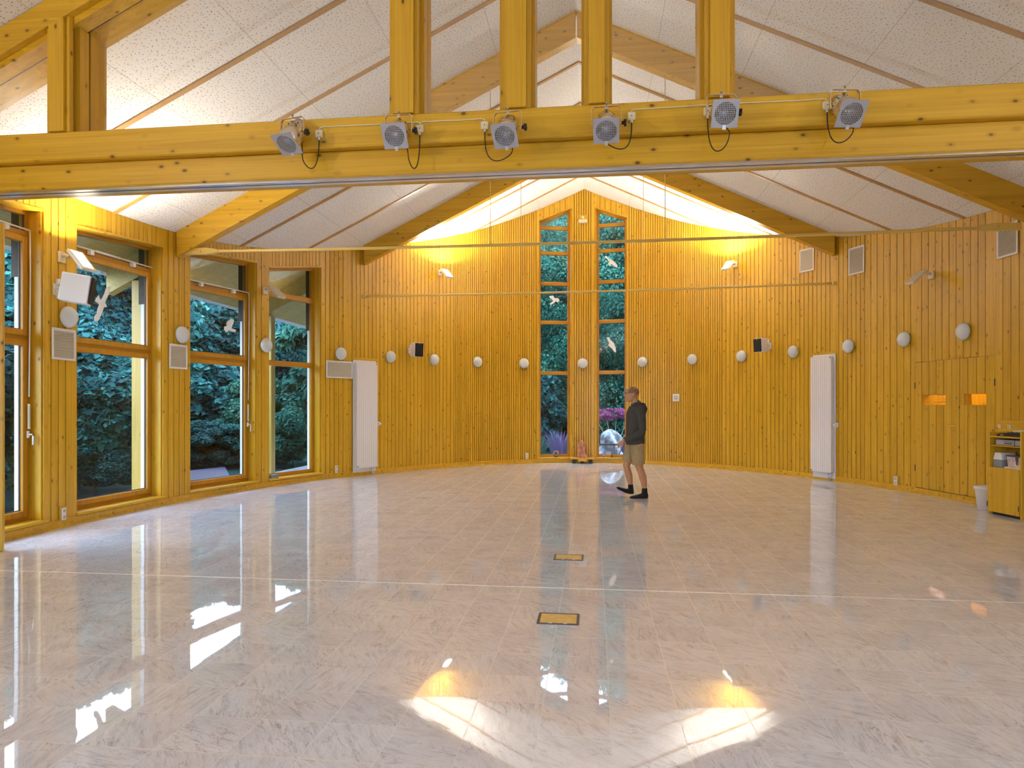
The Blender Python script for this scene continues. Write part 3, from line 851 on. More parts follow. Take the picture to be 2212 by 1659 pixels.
# emergency lamp between the tops of the slit windows
t = on_wall('emergency_light', 'small emergency lamp high between the tops of the slit windows', 'light', 1259, 473)
mb = MB(); mb.bbox(-.10, .10, -.014, 0, -.02, .10, b=.003); mb.build('mount_board', M['wood_z'], t)
mb = MB(); mb.bbox(-.11, .11, -.075, 0, -.105, -.024, b=.012); mb.build('lamp_housing', M['cream'], t)
mb = MB(); mb.lathe([(.04, .015), (.038, .03), (.026, .044), (.004, .048)], 16, M=Matrix.Translation((0, 0, .03)) @ MY); mb.build('lamp_dome', M['cream'], t)
mb = MB(); mb.box(-.10, .10, -.072, -.004, -.112, -.1055); mb.build('diffuser', M['opal'], t)

# radiators
def radiator(px0, px1, yt, yb, bpx0, bpx1, byt, byb, label, vy):
    px = (px0 + px1) / 2
    s0, s1 = S_(bpx0), S_(bpx1); w = (s1 - s0) / 2; off = .006 + w * w / 10
    s, p, a, z = wallpt((bpx0 + bpx1) / 2, 876); dz = depth(p.x, p.y) / F_PX; o = OUT(s)
    t = thing('radiator', label, 'radiator', (p.x - o.x * off, p.y - o.y * off, 0), a)
    Zt, Zb = ZC + (876 - yt) * (dz - .07 / F_PX), ZC + (876 - yb) * (dz - .07 / F_PX)
    mb = MB(); mb.bbox(-w, w, -.012, 0, ZC + (876 - byb) * dz, ZC + (876 - byt) * dz, b=.003); mb.build('back_panel', M['white_matt'], t)
    rw = w * .90; dx = 0
    mb = MB(); n_ = 10; cw = 2 * rw / n_
    for k in range(n_): mb.bbox(-rw + k * cw + .0015, -rw + (k + 1) * cw - .0015, -.10, -.088, Zb, Zt, b=.003)
    mb.box(-rw + .004, rw - .004, -.0878, -.078, Zb + .004, Zt - .004)
    mb.build('front_panel', M['white_rad'], t)
    mb = MB(); mb.box(-rw + .004, -rw + .012, -.077, -.03, Zb + .02, Zt - .02); mb.box(rw - .012, rw - .004, -.077, -.03, Zb + .02, Zt - .02)
    mb.box(-rw + .013, rw - .013, -.077, -.03, Zt - .028, Zt - .02); mb.box(-rw + .02, rw - .02, -.045, -.032, Zb + .02, Zt - .04)
    mb.build('casing', M['white_rad'], t)
    for xq, zq in ((rw - .022, Zt - .03), (-rw + .022, Zb + .03)):
        mb = MB(); mb.lathe([(.012, 0), (.012, .004)], 10, M=Matrix.Translation((xq, -.1005, zq)) @ MY); mb.build('end_plug', M['slate'], t)
    zv = ZC + (876 - vy) * dz
    mb = MB(); mb.bbox(w + .012, w + .075, -.05, -.002, zv - .045, zv + .045, b=.006)
    mb.lathe([(.026, 0), (.030, .02), (.028, .05), (.012, .055)], 14, M=Matrix.Translation((w + .04, -.05, zv)) @ MY)
    mb.build('thermostat', M['white'], t)
    mb = MB()
    for q in (.55, .68):
        mb.tube([(w * q, -.055, .0), (w * q, -.055, Zb + .03)], .011, 8); mb.bbox(w * q - .02, w * q + .02, -.075, -.035, Zb - .07, Zb - .03, b=.005)
    mb.tube([(rw - .01, -.05, Zb + .015), (rw + .06, -.05, Zb + .015)], .009, 8)
    mb.build('pipe', M['alu'], t)
    mb = MB(); mb.box(-w - .02, w + .02, -.004, .0, ZC + (876 - byt) * dz + .002, ZC + (876 - byt) * dz + .055); mb.build('top_batten', M['wood_x'], t)
radiator(768, 811, 783, 1010, 761.5, 811, 779, 1019, 'tall white vertical radiator on the left half of the slatted wall', 916)
radiator(1755, 1801, 770, 1020, 1757, 1806.5, 766, 1032, 'tall white vertical radiator on the right half of the slatted wall', 917)

# loudspeakers on brackets
def speaker(px, py, fdir, tilt, label, W, H, D, arm, yaw_off=0.):
    s, p, a, z = wallpt(px, py); o = OUT(s); tn = TAN(s)
    t = on_wall('loudspeaker', label, 'loudspeaker', px, py, .004)
    f = math.atan2(fdir[1], fdir[0]) + pi / 2 - a             # local -y turned to face fdir
    Mx = Matrix.Translation((0, -arm, 0)) @ Matrix.Rotation(f, 4, 'Z') @ Matrix.Rotation(R(tilt), 4, 'X')
    mb = MB(); mb.bbox(-W / 2, W / 2, -D / 2 + .002, D / 2, -H / 2, H / 2, b=.010, M=Mx); mb.build('cabinet', M['white'], t)
    mb = MB(); mb.bbox(-W / 2 + .008, W / 2 - .008, -D / 2 - .022, -D / 2, -H / 2 + .008, H / 2 - .008, b=.006, M=Mx); fg = mb.build('front_grille', M['grille'], t)
    mb = MB(); mb.box(-.014, .014, -D / 2 - .0235, -D / 2 - .0225, H / 2 - .03, H / 2 - .024, M=Mx); mb.build('badge', M['alu'], fg)
    bk = Mx @ Vector((0, D / 2, 0))
    mb = MB(); mb.bbox(-.035, .035, -.012, 0, -.07, .07, b=.003); mb.tube([(0, -.006, .0), (bk.x * .5, bk.y * .5, .0), (bk.x, bk.y, bk.z)], .016, 8)
    mb.bbox(-.03, .03, -.07, -.03, .05, .12, b=.008); mb.bbox(-.028, .028, -.07, -.03, -.11, -.05, b=.008)
    mb.tube([(0, -.05, .05), (0, -.05, -.05)], .010, 8)
    mb.build('bracket', M['white'], t)
speaker(118, 625, (.90, .43), 8, 'large white loudspeaker with black front beside the second side window', .20, .33, .30, .27)
speaker(884, 757, (.66, -.75), 4, 'small white loudspeaker with black front on the left half of slatted wall', .21, .31, .20, .26)
speaker(1664, 747, (-.78, -.62), 4, 'small white loudspeaker with black front on the right half of slatted wall', .21, .29, .20, .29)

# floodlights: square base, arm, flat head
LIGHTS = []
def flood(px, py, label, lit, yaw, pitch=42., power=0.):
    s, p, a, z = wallpt(px, py); o = OUT(s)
    t = on_wall('floodlight', label, 'floodlight', px, py, .004)
    mb = MB(); mb.bbox(-.055, .055, -.03, 0, -.065, .065, b=.006); mb.build('wall_base', M['cream'], t)
    Mx = Matrix.Rotation(R(yaw), 4, 'Z')
    mb = MB(); mb.tube([(0, -.03, .02), Mx @ Vector((0, -.07, .02)), Mx @ Vector((0, -.12, .0))], .022, 10); mb.build('arm', M['cream'], t)
    Hd = Mx @ Matrix.Translation((0, -.27, -.045)) @ Matrix.Rotation(R(pitch), 4, 'X')
    mb = MB(); mb.bbox(-.10, .10, -.16, .15, -.018, .018, b=.008, M=Hd); mb.build('lamp_head', M['cream'] if not lit else M['white'], t)
    mb = MB(); mb.bbox(-.075, .075, -.13, .10, .0185, .024, b=.002, M=Hd); mb.build('upper_glass', M['lamp_on'] if lit else M['opal'], t)
    mb = MB()
    for x0, x1, y0, y1 in ((-.10, -.076, -.16, .13), (.076, .10, -.16, .13), (-.076, .076, -.16, -.131)): mb.box(x0, x1, y0, y1, .0185, .027, M=Hd)
    mb.build('glass_rim', M['cream'], t)
    if lit:
        W_ = Matrix.Translation((p.x - o.x * .004, p.y - o.y * .004, z)) @ Matrix.Rotation(a, 4, 'Z')
        c = W_ @ (Hd @ Vector((0, -.02, .05)))
        LIGHTS.append((c, (-o.x * .40, -o.y * .40, 1.0), power))
flood(130, 556, 'lit floodlight glaring above the large loudspeaker at the left', True, -5, 50, .48)
flood(571, 628, 'unlit flat floodlight on the pier between third and fourth side windows', False, 0, 42)
flood(949, 590, 'lit floodlight on the left half of the slatted wall', True, 0, 46, 1.)
flood(1589, 572, 'lit floodlight on the right half of the slatted wall', True, 0, 46, 1.15)
flood(2014, 594, 'unlit flat floodlight high on the right wall left of the largest upper vent', False, 0, 42)

# ------------------------------------------------------------------ tie rods with hangers
def tierod(A, B, r, sag, label, hang, Yr, brk):
    t = thing('tie_rod', label, 'tie rod', (0, 0, 0))
    A, B = Vector(A), Vector(B); P = []
    for k in range(33):
        q = k / 32; p = A.lerp(B, q); p.z -= sag * 4 * q * (1 - q); P.append(p)
    mb = MB(); mb.tube(P, r, 10); mb.build('rod', M['rod'], t)
    if brk:
        d = (B - A).normalized()
        for e, sg in ((A, 1), (B, -1)):
            mb = MB(); Mx = Matrix.Translation(e) @ Matrix.Rotation(-.04 * sg, 4, 'Y')
            mb.prism([(-.30 * sg, -.045), (-.30 * sg, .045), (.02 * sg, .05), (.18 * sg, .03), (.24 * sg, .016), (.24 * sg, -.016), (.18 * sg, -.03), (.02 * sg, -.05)], -.03, .03, M=Matrix.Translation(e))
            mb.lathe([(.02, -.036), (.02, .036)], 10, M=Matrix.Translation((e.x - .02 * sg, e.y, e.z)) @ MY)
            mb.build('end_bracket', M['rod'], t)
    else:
        for e, sg in ((A, 1), (B, -1)):
            mb = MB(); mb.bbox(e.x - .03, e.x + .03, e.y - .03, e.y + .03, e.z - .035, e.z + .035, b=.006); mb.build('end_bracket', M['rod'], t)
    for x in hang:
        q = (x - A.x) / (B.x - A.x); z0 = A.lerp(B, q).z - sag * 4 * q * (1 - q)
        mb = MB(); mb.tube([(x, A.y, z0), (x, A.y, roof(x) - RO + .0)], .006, 6); mb.lathe([(.012, 0), (.012, .05)], 8, M=Matrix.Translation((x, A.y, z0)))
        mb.build('hanger', M['rod'], t)
Y1 = 9.65; Y2 = 13.80
xl1, xr1 = xcurve(Y1, -1) + .50, xcurve(Y1, 1) - .34
a1 = onY(440, 543, Y1); b1 = onY(2150, 491, Y1)
tierod((a1.x, Y1, a1.z), (b1.x, Y1, b1.z), .021, .04, 'cream painted steel tie rod under the nearer rafters, with flat end brackets', (-1.465, .975), Y1, True)
xl2, xr2 = xcurve(Y2, -1) + .04, xcurve(Y2, 1) - .04
tierod((xl2, Y2, ZC + (876 - 640) / F_PX * depth(xl2, Y2)), (xr2, Y2, ZC + (876 - 612) / F_PX * depth(xr2, Y2)), .020, .03, 'cream painted steel tie rod under the farther rafters, near the slatted wall', (-1.465, .975), Y2, False)

# ------------------------------------------------------------------ stage spotlights
def spot(px, py, yaw, pitch, roll, label, box, cab):
    pc = onY(px, py, 5.03)
    Ry = Matrix.Rotation(R(yaw), 4, 'Z'); Rp = Matrix.Rotation(R(pitch), 4, 'X')
    H = Ry @ Rp                                            # local -y is the beam axis
    piv = pc - (H @ Vector((0, -.125, 0)))
    t = thing('stage_spotlight', label, 'spotlight', piv, 0, 'stage spotlights on the upper tie beam')
    S = .094; r0 = .076; n_ = 48; m = MB()
    V = []; Fc = []
    for yy in (-.125, -.122):
        for k in range(n_):
            q = 2 * pi * k / n_; c_, s_ = cos(q), sin(q); e = S / max(abs(c_), abs(s_))
            V.append(Vector((r0 * c_, yy, r0 * s_))); V.append(Vector((e * c_, yy, e * s_)))
    for k in range(n_):
        k2 = (k + 1) % n_; a, b, c, d = 2 * k, 2 * k + 1, 2 * k2 + 1, 2 * k2; o = 2 * n_
        Fc += [(a, b, c, d), (a + o, d + o, c + o, b + o), (b, b + o, c + o, c), (a, d, d + o, a + o)]
    m.add([H @ v for v in V], Fc); gf = m.build('gel_frame', M['plate'], t)
    m = MB(); w = .0016; k = -.0756
    i = -6
    for i in range(-6, 7):
        x = i * .0125; h = math.sqrt(max(r0 * r0 - x * x, 1e-6)) - .0005
        m.box(x - w, x + w, -.1215, -.1195, -h, h, M=H); m.box(-h, h, -.1193, -.1175, x - w, x + w, M=H)
    m.build('wire_guard', M['plate'], gf)
    # can
    m = MB(); prof = [(.080, -.116), (.086, -.112), (.086, -.02), (.082, .0), (.074, .045), (.060, .085), (.046, .105), (.044, .150), (.036, .158), (.002, .160)]
    m.lathe([(r_, -h) for r_, h in prof], 28, M=H @ MY)
    lc = m.build('lamp_can', M['can'], t)
    m = MB(); m.lathe([(.077, .1165), (.070, .105), (.045, .085), (.012, .075), (.002, .074)], 24, M=H @ MY) ; m.build('reflector', M['reflector'], lc)
    m = MB()
    for k in range(8):
        q = 2 * pi * k / 8
        for hh, rr in ((.028, .079), (.075, .065)):
            c = Vector((rr * cos(q), hh, rr * sin(q))); nrm = Vector((cos(q), .25, sin(q))).normalized()
            m.lathe([(.0055, -.001), (.0055, .0022)], 8, M=H @ Matrix.Translation(c) @ nrm.to_track_quat('Z', 'Y').to_matrix().to_4x4())
    m.build('vent_hole', M['black'], lc)
    # yoke in a vertical plane
    m = MB(); yw = .108; th = .003
    arc = [(-yw, -.01), (-yw, .105), (-yw + .018, .128), (yw - .018, .128), (yw, .105), (yw, -.01)]
    for (x0, z0), (x1, z1) in zip(arc[:-1], arc[1:]):
        d = Vector((x1 - x0, 0, z1 - z0)); L = d.length; n2 = Vector((-d.z, 0, d.x)).normalized() * th / 2
        A, B = Vector((x0, 0, z0)), Vector((x1, 0, z1)); e = Vector((0, .011, 0))
        m.hexa([Ry @ v for v in (A - n2 - e, B - n2 - e, B - n2 + e, A - n2 + e, A + n2 - e, B + n2 - e, B + n2 + e, A + n2 + e)])
    yk = m.build('yoke', M['can'], t)
    m = MB(); m.lathe([(.006, 0), (.006, .03), (.010, .03), (.010, .036)], 8, M=Matrix.Translation((0, 0, .122)))
    dy = YU - piv.y - .001
    m.hexa([(-.010, .0, .112), (.010, .0, .112), (.010, .004, .112), (-.010, .004, .112), (-.010, .0, .13), (.010, .0, .13), (.010, .004, .13), (-.010, .004, .13)])
    zt = min(.075, ZUT - .03 - piv.z)
    m.hexa([(-.011, .004, .1105), (.011, .004, .1105), (.011, dy, zt - .002), (-.011, dy, zt - .002), (-.011, .004, .1165), (.011, .004, .1165), (.011, dy, zt + .006), (-.011, dy, zt + .006)])
    m.box(-.014, .014, dy - .004, dy, zt - .07, zt + .006)
    m.build('hanging_bracket', M['can'], t)
    m = MB(); m.lathe([(.014, 0), (.014, .03), (.008, .03), (.008, .036)], 10, M=Ry @ Matrix.Translation((yw + .002, 0, 0)) @ Matrix.Rotation(R(90), 4, 'Y'))
    for k in range(5):
        q = 2 * pi * k / 5
        m.lathe([(.0105, .018), (.0105, .034), (.006, .036)], 10, M=Ry @ Matrix.Translation((yw + .002, .017 * cos(q), .017 * sin(q))) @ Matrix.Rotation(R(90), 4, 'Y'))
    m.build('clamp_knob', M['black'], yk)
    m = MB(); m.box(-.012, .012, -.130, -.1255, -.105, -.078, M=H); m.box(-.012, .012, -.134, -.1305, -.106, -.099, M=H); m.build('frame_clip', M['alu'], gf)
    # junction box and its loop of black cable
    bx = onY(*box, YU)
    j = thing('junction_box', 'small cream cable box feeding ' + label.split(' on ')[0].replace('grey stage spotlight', 'the stage spotlight'), 'cable box', (bx.x, YU, bx.z), 0, 'cable boxes on the upper tie beam')
    m = MB(); m.bbox(-.030, .030, -.030, -.001, -.030, .030, b=.006); m.build('box_body', M['cream'], j)
    m = MB(); m.lathe([(.004, .0303), (.004, .032)], 8, M=MY); m.build('screw', M['black'], j)
    m = MB(); m.lathe([(.010, 0), (.010, -.018)], 10, M=Matrix.Translation((0, -.016, -.030))); m.build('cable_gland', M['cream'], j)
    P0 = Vector((bx.x, YU - .016, bx.z - .052)); zb = onY(*cab[0], 5.12).z; P1 = Vector((piv.x, piv.y, piv.z)) + H @ Vector((0, .155, -.02))
    e = onY(*cab[1], 5.12); P1e = Vector((e.x, 5.14, e.z))
    P = []
    for k in range(25):
        q = k / 24; x = P0.x + (P1e.x - P0.x) * (.5 - .5 * cos(pi * q)); top = P0.z + (P1e.z - P0.z) * q
        P.append(Vector((x, P0.y + (P1e.y - P0.y) * q, top - (top - zb) * sin(pi * q) ** .75)))
    P.append(P1)
    m = MB(); m.tube([p - piv for p in P], .0042, 7); m.build('power_cable', M['black'], t)
    return bx
M['can'] = plain('polished_warm_metal', (.74, .66, .54), .22, metal=.85)
M['reflector'] = plain('lamp_reflector', (.42, .41, .40), .22, metal=1.)
WHO = ['leftmost of six on the upper tie beam, turned down to the left', 'second from left on the upper tie beam, under a pine post', 'third from left on the upper tie beam, left of the ridge',
       'fourth from left on the upper tie beam, right of the ridge', 'fifth from left on the upper tie beam, under a pine post', 'rightmost of six on the upper tie beam']
SP = [(619, 312, -14, 55, 0, (691, 291), ((670, 358), (651, 338))), (852, 294, -2, 36, 0, (908, 280), ((893, 358), (880, 330))),
      (1090, 294, -8, 45, 0, (1048, 273), ((1079, 341), (1106, 322))), (1309.5, 283, -2, 45, 0, (1364, 253), ((1330, 316), (1314, 310))),
      (1567, 245, 4, 26, 0, (1528, 243), ((1553, 320), (1577, 282))), (1840, 246, 9, 42, 0, (1785, 230), ((1811, 302), (1846, 276)))]
BX = []
for w, a in zip(WHO, SP):
    i = WHO.index(w); 
    BX.append(spot(*a[:5], 'grey stage spotlight ' + w, *a[5:]))
def wcable(pts, label):
    m = MB(); m.tube(pts, .0045, 6)
    tag(m.build('cable', M['cream']), label, 'cable', 'cream cables along the upper tie beam')
def span(i, j, lift, label):
    a, b = BX[i], BX[j]; y = YU - .006
    wcable([(a.x + .0, y - .006, a.z + .031), (a.x + .004, y, a.z + .05), (a.x + .03, y, a.z + lift), (a.x + .2, y, a.z + lift + (b.z - a.z) * .15), (b.x - .2, y, b.z + lift - .004), (b.x - .03, y, b.z + lift), (b.x - .004, y, b.z + .05), (b.x, y - .006, b.z + .031)], label)
span(0, 1, .058, 'cream cable clipped along the beam between first and second spotlight'); span(1, 2, .058, 'cream cable clipped along the beam between second and third spotlight')
span(3, 4, .055, 'cream cable clipped along the beam between fourth and fifth spotlight'); span(4, 5, .055, 'cream cable clipped along the beam between fifth and sixth spotlight')

# ------------------------------------------------------------------ sliding partition panel parked at the left
c = onZ(13, 1190)
mb = MB(); mb.bbox(-.62, 0, 0, .085, .006, ZLB - .03, b=.006)
pp = thing('partition_panel', 'pine sliding partition panel parked at the far left, before the first window', 'panel', (c.x + .01, c.y - .04, 0), R(62))
pp.rotation_euler = (0, 0, R(36))
mb.build('panel_leaf', M['wood_z'], pp)
mb = MB(); mb.box(-.60, -.02, .03, .055, 0., .006); mb.build('bottom_seal', M['black'], pp)
mb = MB(); mb.tube([(-.5, .04, ZLB - .03), (-.5, .04, ZLB - .012)], .014, 8); mb.tube([(-.12, .04, ZLB - .03), (-.12, .04, ZLB - .012)], .014, 8); mb.build('track_roller', M['alu'], pp)

# ------------------------------------------------------------------ double door in the right wall
A, B = P_(DOOR[0]), P_(DOOR[1]); dc = (A + B) / 2; dd = B - A; DW = dd.length; dh = DW / 2
drz = math.atan2(dd.y, dd.x)
def dlx(px):
    """x along the door for an image column"""
    n_ = Vector((-dd.y, dd.x)).normalized(); r_ = ray(px, 876); l = (dc.x * n_.x + dc.y * n_.y) / (r_.x * n_.x + r_.y * n_.y)
    p = r_ * l; return (p.x - dc.x) * dd.x / DW + (p.y - dc.y) * dd.y / DW
ZS0, ZS1 = 1.457, 1.625; DT = DOOR[2]
mid = dlx(2056)
leaves = [('door_1', -dh + .006, mid - .004, dlx(1993), dlx(2043)), ('door_2', mid + .004, dh - .006, dlx(2082), dlx(2131))]
for nm, x0, x1, h0, h1 in leaves:
    r = struct_root(nm, (dc.x, dc.y, 0), drz)
    z0 = .105; mb = MB(); n_ = 5; bw = (x1 - x0) / n_; g = .013
    xs = [x0 + bw * k for k in range(n_ + 1)]
    for k in range(n_):
        a, b = xs[k], xs[k + 1] - (g if k < n_ - 1 else 0)
        cuts = [(a, b, z0, DT - .006)]
        if b > h0 and a < h1:
            cuts = [(a, b, z0, ZS0), (a, b, ZS1, DT - .006)]
            if a < h0: cuts.append((a, h0, ZS0, ZS1))
            if b > h1: cuts.append((h1, b, ZS0, ZS1))
        for q in cuts: mb.box(q[0], q[1], -.002, .02, q[2], q[3])
    for q in ((x0, x1, z0, ZS0), (x0, x1, ZS1, DT - .006), (x0, h0, ZS0, ZS1), (h1, x1, ZS0, ZS1)):
        mb.box(q[0] + .0005, q[1] - .0005, .021, .075, q[2] + (.0 if q[2] == z0 else .0), q[3], 1)
    mb.build('door_leaf', [M['wood_z'], M['backing']], r)
    mb = MB(); mb.box(h0, h1, .06, .064, ZS0, ZS1); mb.build('viewing_glass', M['glass'], r)
    mb = MB(); mb.box(h0, h1, .0205, .12, ZS0 - .004, ZS0 + .004); mb.box(h0, h1, .0205, .12, ZS1 - .004, ZS1 + .004); mb.box(h0 - .004, h0 + .004, .0205, .12, ZS0 + .004, ZS1 - .004); mb.box(h1 - .004, h1 + .004, .0205, .12, ZS0 + .004, ZS1 - .004)
    mb.build('slot_lining', M['wood_x'], r)
    hx = x0 - .002 if nm == 'door_1' else x1 + .002
    for hz in (.42, 1.78):
        mb = MB(); mb.tube([(hx, -.006, hz - .05), (hx, -.006, hz + .05)], .008, 8); mb.build('hinge', M['slate'], r)
    if nm == 'door_1':
        xh = x1 - .03
    else:
        xh = x0 + .05; zh = ZC - (920 - 876) / F_PX * depth(dc.x, dc.y)
        mb = MB(); mb.lathe([(.022, 0), (.022, .008), (.010, .008), (.010, .05)], 14, M=Matrix.Translation((xh, -.003, zh)) @ MY); mb.tube([(xh, -.05, zh), (xh - .10, -.052, zh + .004)], .009, 8); mb.build('door_handle', M['brass'], r)
        mb = MB(); mb.lathe([(.018, 0), (.018, .010)], 12, M=Matrix.Translation((xh, -.003, zh - .10)) @ MY); mb.build('lock_cylinder', M['brass'], r)
# lit corridor behind the door
W = Matrix.Translation((dc.x, dc.y, 0)) @ Matrix.Rotation(drz, 4, 'Z')
mb = MB(); Lc = 2.6
mb.box(-dh - .5, dh + .5, Lc, Lc + .05, 0, 2.7, M=W); mb.box(-dh - .55, -dh - .5, .25, Lc, 0, 2.7, M=W); mb.box(dh + .5, dh + .55, .25, Lc, 0, 2.7, M=W)
mb.box(-dh - .55, dh + .55, .25, Lc + .05, 2.7, 2.75, M=W); mb.box(-dh - .55, dh + .55, .21, Lc + .05, -.12, 0., M=W)
mb.box(-dh - .55, dh + .55, .205, .25, DT, 2.7, M=W)
tag(mb.build('wall_corridor', M['wood_z']), kind='structure')
cr = thing('coat_rail', 'row of wire coat hangers on a rail seen through the left door slot', 'coat rail', W @ Vector((dlx(2022) - .50, .58, 1.635)), drz)
mb = MB(); mb.tube([(-.22, 0, 0), (.40, 0, 0)], .012, 8); mb.box(-.21, -.19, -.01, .01, .0, 1.06); mb.box(.37, .39, -.01, .01, .0, 1.06); mb.build('rail', M['alu'], cr)
for k in range(4):
    mb = MB(); x = -.12 + k * .11
    mb.tube([(x, 0, .012), (x + .012, .0, .0), (x, 0, -.05), (x - .0, .16, -.13), (x, -.16, -.13), (x, 0, -.05)], .004, 6); mb.build('hanger', M['brass'], cr)
cl = thing('ceiling_light', 'small lit ceiling lamp in the corridor behind the double door', 'light', W @ Vector((-.1, 1.3, 2.66)), drz)
mb = MB(); mb.lathe([(.16, .0), (.16, .04)], 24); mb.build('lamp_base', M['white_matt'], cl)
mb = MB(); mb.lathe([(.03, -.09), (.10, -.075), (.14, -.04), (.15, 0)], 24); mb.build('lamp_shade', emit('corridor_lamp_lit', (1., .66, .34), 25.), cl)

# ------------------------------------------------------------------ media cabinet, things in it, bin
f0 = Vector((5.265, 9.90)); f1 = Vector((5.365, 9.385)); fd = (f1 - f0).normalized(); CW = (f1 - f0).length
crz = math.atan2(fd.y, fd.x)
cab = thing('media_cabinet', 'low pine cabinet with open shelves and two doors at the right edge', 'cabinet', (f0.x, f0.y, 0), crz)
CD = .33; zt_, zs, zd = 1.045, .925, .632
def cbox(name, x0, x1, y0, y1, z0, z1, mat, par, b=.003):
    m = MB(); m.bbox(x0, x1, y0, y1, z0, z1, b=b); return m.build(name, mat, par)
cbox('side_panel', 0, .018, 0, CD, .0, zt_ + .055, M['wood_z'], cab)
cbox('side_panel', CW, CW + .02, -.006, CD, .0, zt_ + .07, M['wood_z'], cab)
cbox('back_panel', .019, CW - .001, CD - .012, CD, .04, zt_ - .02, M['wood_z'], cab)
cbox('top_board', .019, CW - .001, .0, CD - .013, zt_ - .018, zt_, M['wood_x'], cab)
cbox('shelf', .019, CW - .001, .01, CD - .013, zs - .016, zs, M['wood_x'], cab)
cbox('shelf', .019, CW - .001, .0, CD - .013, zd - .02, zd, M['wood_x'], cab)
cbox('plinth', .03, CW - .02, .03, .05, .0, .035, M['black'], cab)
for k in range(2):
    xa = .002 + k * (CW / 2); d = cbox('cabinet_door', xa, xa + CW / 2 - .004, -.019, -.001, .04, zd - .004, M['wood_z'], cab)
    m = MB(); m.tube([(CW - .004 if k else .003, -.022, .10), (CW - .004 if k else .003, -.022, .17)], .006, 8); m.build('hinge', M['slate'], d)
def citem(name, label, cat, x, y, z): 
    p = cab_M @ Vector((x, y, z)); return thing(name, label, cat, p, crz)
cab_M = Matrix.Translation((f0.x, f0.y, 0)) @ Matrix.Rotation(crz, 4, 'Z')
d = citem('disc_player', 'silver disc player on the top shelf of the pine cabinet', 'disc player', .29, .14, zs + .001)
cbox('player_body', -.20, .20, -.11, .13, .004, .072, M['plate'], d)
m = MB(); m.box(-.06, .07, -.1135, -.1105, .022, .034); m.build('display', M['black'], d)
m = MB(); m.box(-.07, .08, -.1135, -.1105, .046, .054); m.build('disc_tray', M['slate'], d)
m = MB(); m.tube([(.11, -.113, .07), (.115, -.118, .03), (.12, -.117, -.012)], .004, 6); m.build('power_cable', M['black'], d)
k_ = citem('keyboard_case', 'flat black audio device lying on top of the pine cabinet', 'audio device', .275, .13, zt_ + .001)
m = MB(); m.prism([(-.17, 0), (.21, 0), (.21, .05), (.10, .056), (-.12, .036), (-.17, .026)], -.10, .10); m.build('device_body', M['black'], k_)
m = MB(); m.box(-.11, -.06, -.103, -.1005, .012, .022); m.build('control_strip', M['alu'], k_)
m = MB()
for a in range(7): m.lathe([(.012, .0), (.012, .008)], 10, M=Matrix.Translation((-.06 + a * .035, -.03 + .02 * (a % 2), .048 + .001 * a)))
m.build('control_knob', M['slate'], k_)
st = citem('power_strip', 'cream power strip lying behind the black device on the cabinet', 'power strip', .22, .285, zt_ + .001)
m = MB(); m.bbox(-.13, .13, -.022, .022, 0, .075, b=.008); m.build('strip_body', M['cream'], st)
for a in range(3):
    m = MB(); m.lathe([(.016, 0), (.016, .006)], 14, M=Matrix.Translation((-.08 + a * .08, 0, .075))); m.build('socket_insert', M['ivory'], st)
hp = citem('headphones', 'black headphones lying at the far right on the cabinet top', 'headphones', .50, .23, zt_ + .001)
for sg in (-1, 1):
    m = MB(); m.lathe([(.035, -.016), (.045, -.008), (.045, .008), (.03, .016)], 18, M=Matrix.Translation((-.01 + .012 * sg, .035 * sg, .115)) @ Matrix.Rotation(R(80), 4, 'X')); m.build('ear_cup', M['black'], hp)
m = MB(); m.tube([(-.01 + .075 * cos(q), .05 * cos(q), .115 + .075 * sin(q)) for q in np.linspace(0, pi, 12)], .009, 8); m.bbox(-.09, .01, -.07, .05, .0, .07, b=.006); m.build('headband', M['black'], hp)
gb = citem('file_box', 'grey and white folded cardboard box on the lower open shelf', 'box', .105, .12, zd + .001)
m = MB(); m.bbox(-.075, .075, -.08, .12, 0, .10, b=.003); m.build('box_body', plain('grey_card', (.26, .28, .29), .7), gb)
m = MB(); m.prism([(-.075, .101), (.075, .101), (.055, .19), (-.045, .19)], -.08, .12); m.build('box_lid', M['white_matt'], gb)
tb = citem('storage_box', 'clear pinkish plastic box with dark rim on the lower open shelf', 'box', .38, .14, zd + .022)
m = MB(); m.prism([(-.10, 0), (.11, 0), (.125, .13), (-.12, .13)], -.10, .10); m.build('box_body', plain('pinkish_plastic', (.62, .48, .46), .35, noise=.25, nscale=25.), tb)
m = MB(); m.bbox(-.13, .135, -.108, .108, .131, .15, b=.004); m.build('box_rim', M['slate'], tb)
m = MB(); m.prism([(.02, .128), (.075, .128), (.055, .03), (.04, .03)], -.106, -.104); m.build('divider', M['slate'], tb)
cf = citem('folded_cloth', 'folded cream cloth under the pinkish plastic box', 'cloth', .385, .13, zd + .001)
m = MB(); m.bbox(-.14, .145, -.125, .12, 0, .010, b=.004); m.bbox(-.135, .14, -.12, .115, .0102, .0205, b=.004); m.build('cloth_fold', M['cream'], cf)
sp_ = on_wall('socket_panel', 'plain pine board with two sockets on the wall above the pine cabinet', 'socket panel', 2187, 924, .012)
m = MB(); m.bbox(-.27, .27, -.014, 0, -.06, .10, b=.003); m.build('mount_board', M['wood_x'], sp_)
for q in (-.20, -.02):
    m = MB(); m.bbox(q - .03, q + .03, -.026, -.0145, -.02, .04, b=.004); m.lathe([(.018, .027), (.018, .029)], 12, M=Matrix.Translation((q, 0, .01)) @ MY); m.build('socket_insert', M['cream'], sp_)
c = onZ(2130, 1101); bn = thing('waste_bin', 'white tapered waste bin beside the pine cabinet', 'bin', (c.x, c.y + .04, 0))
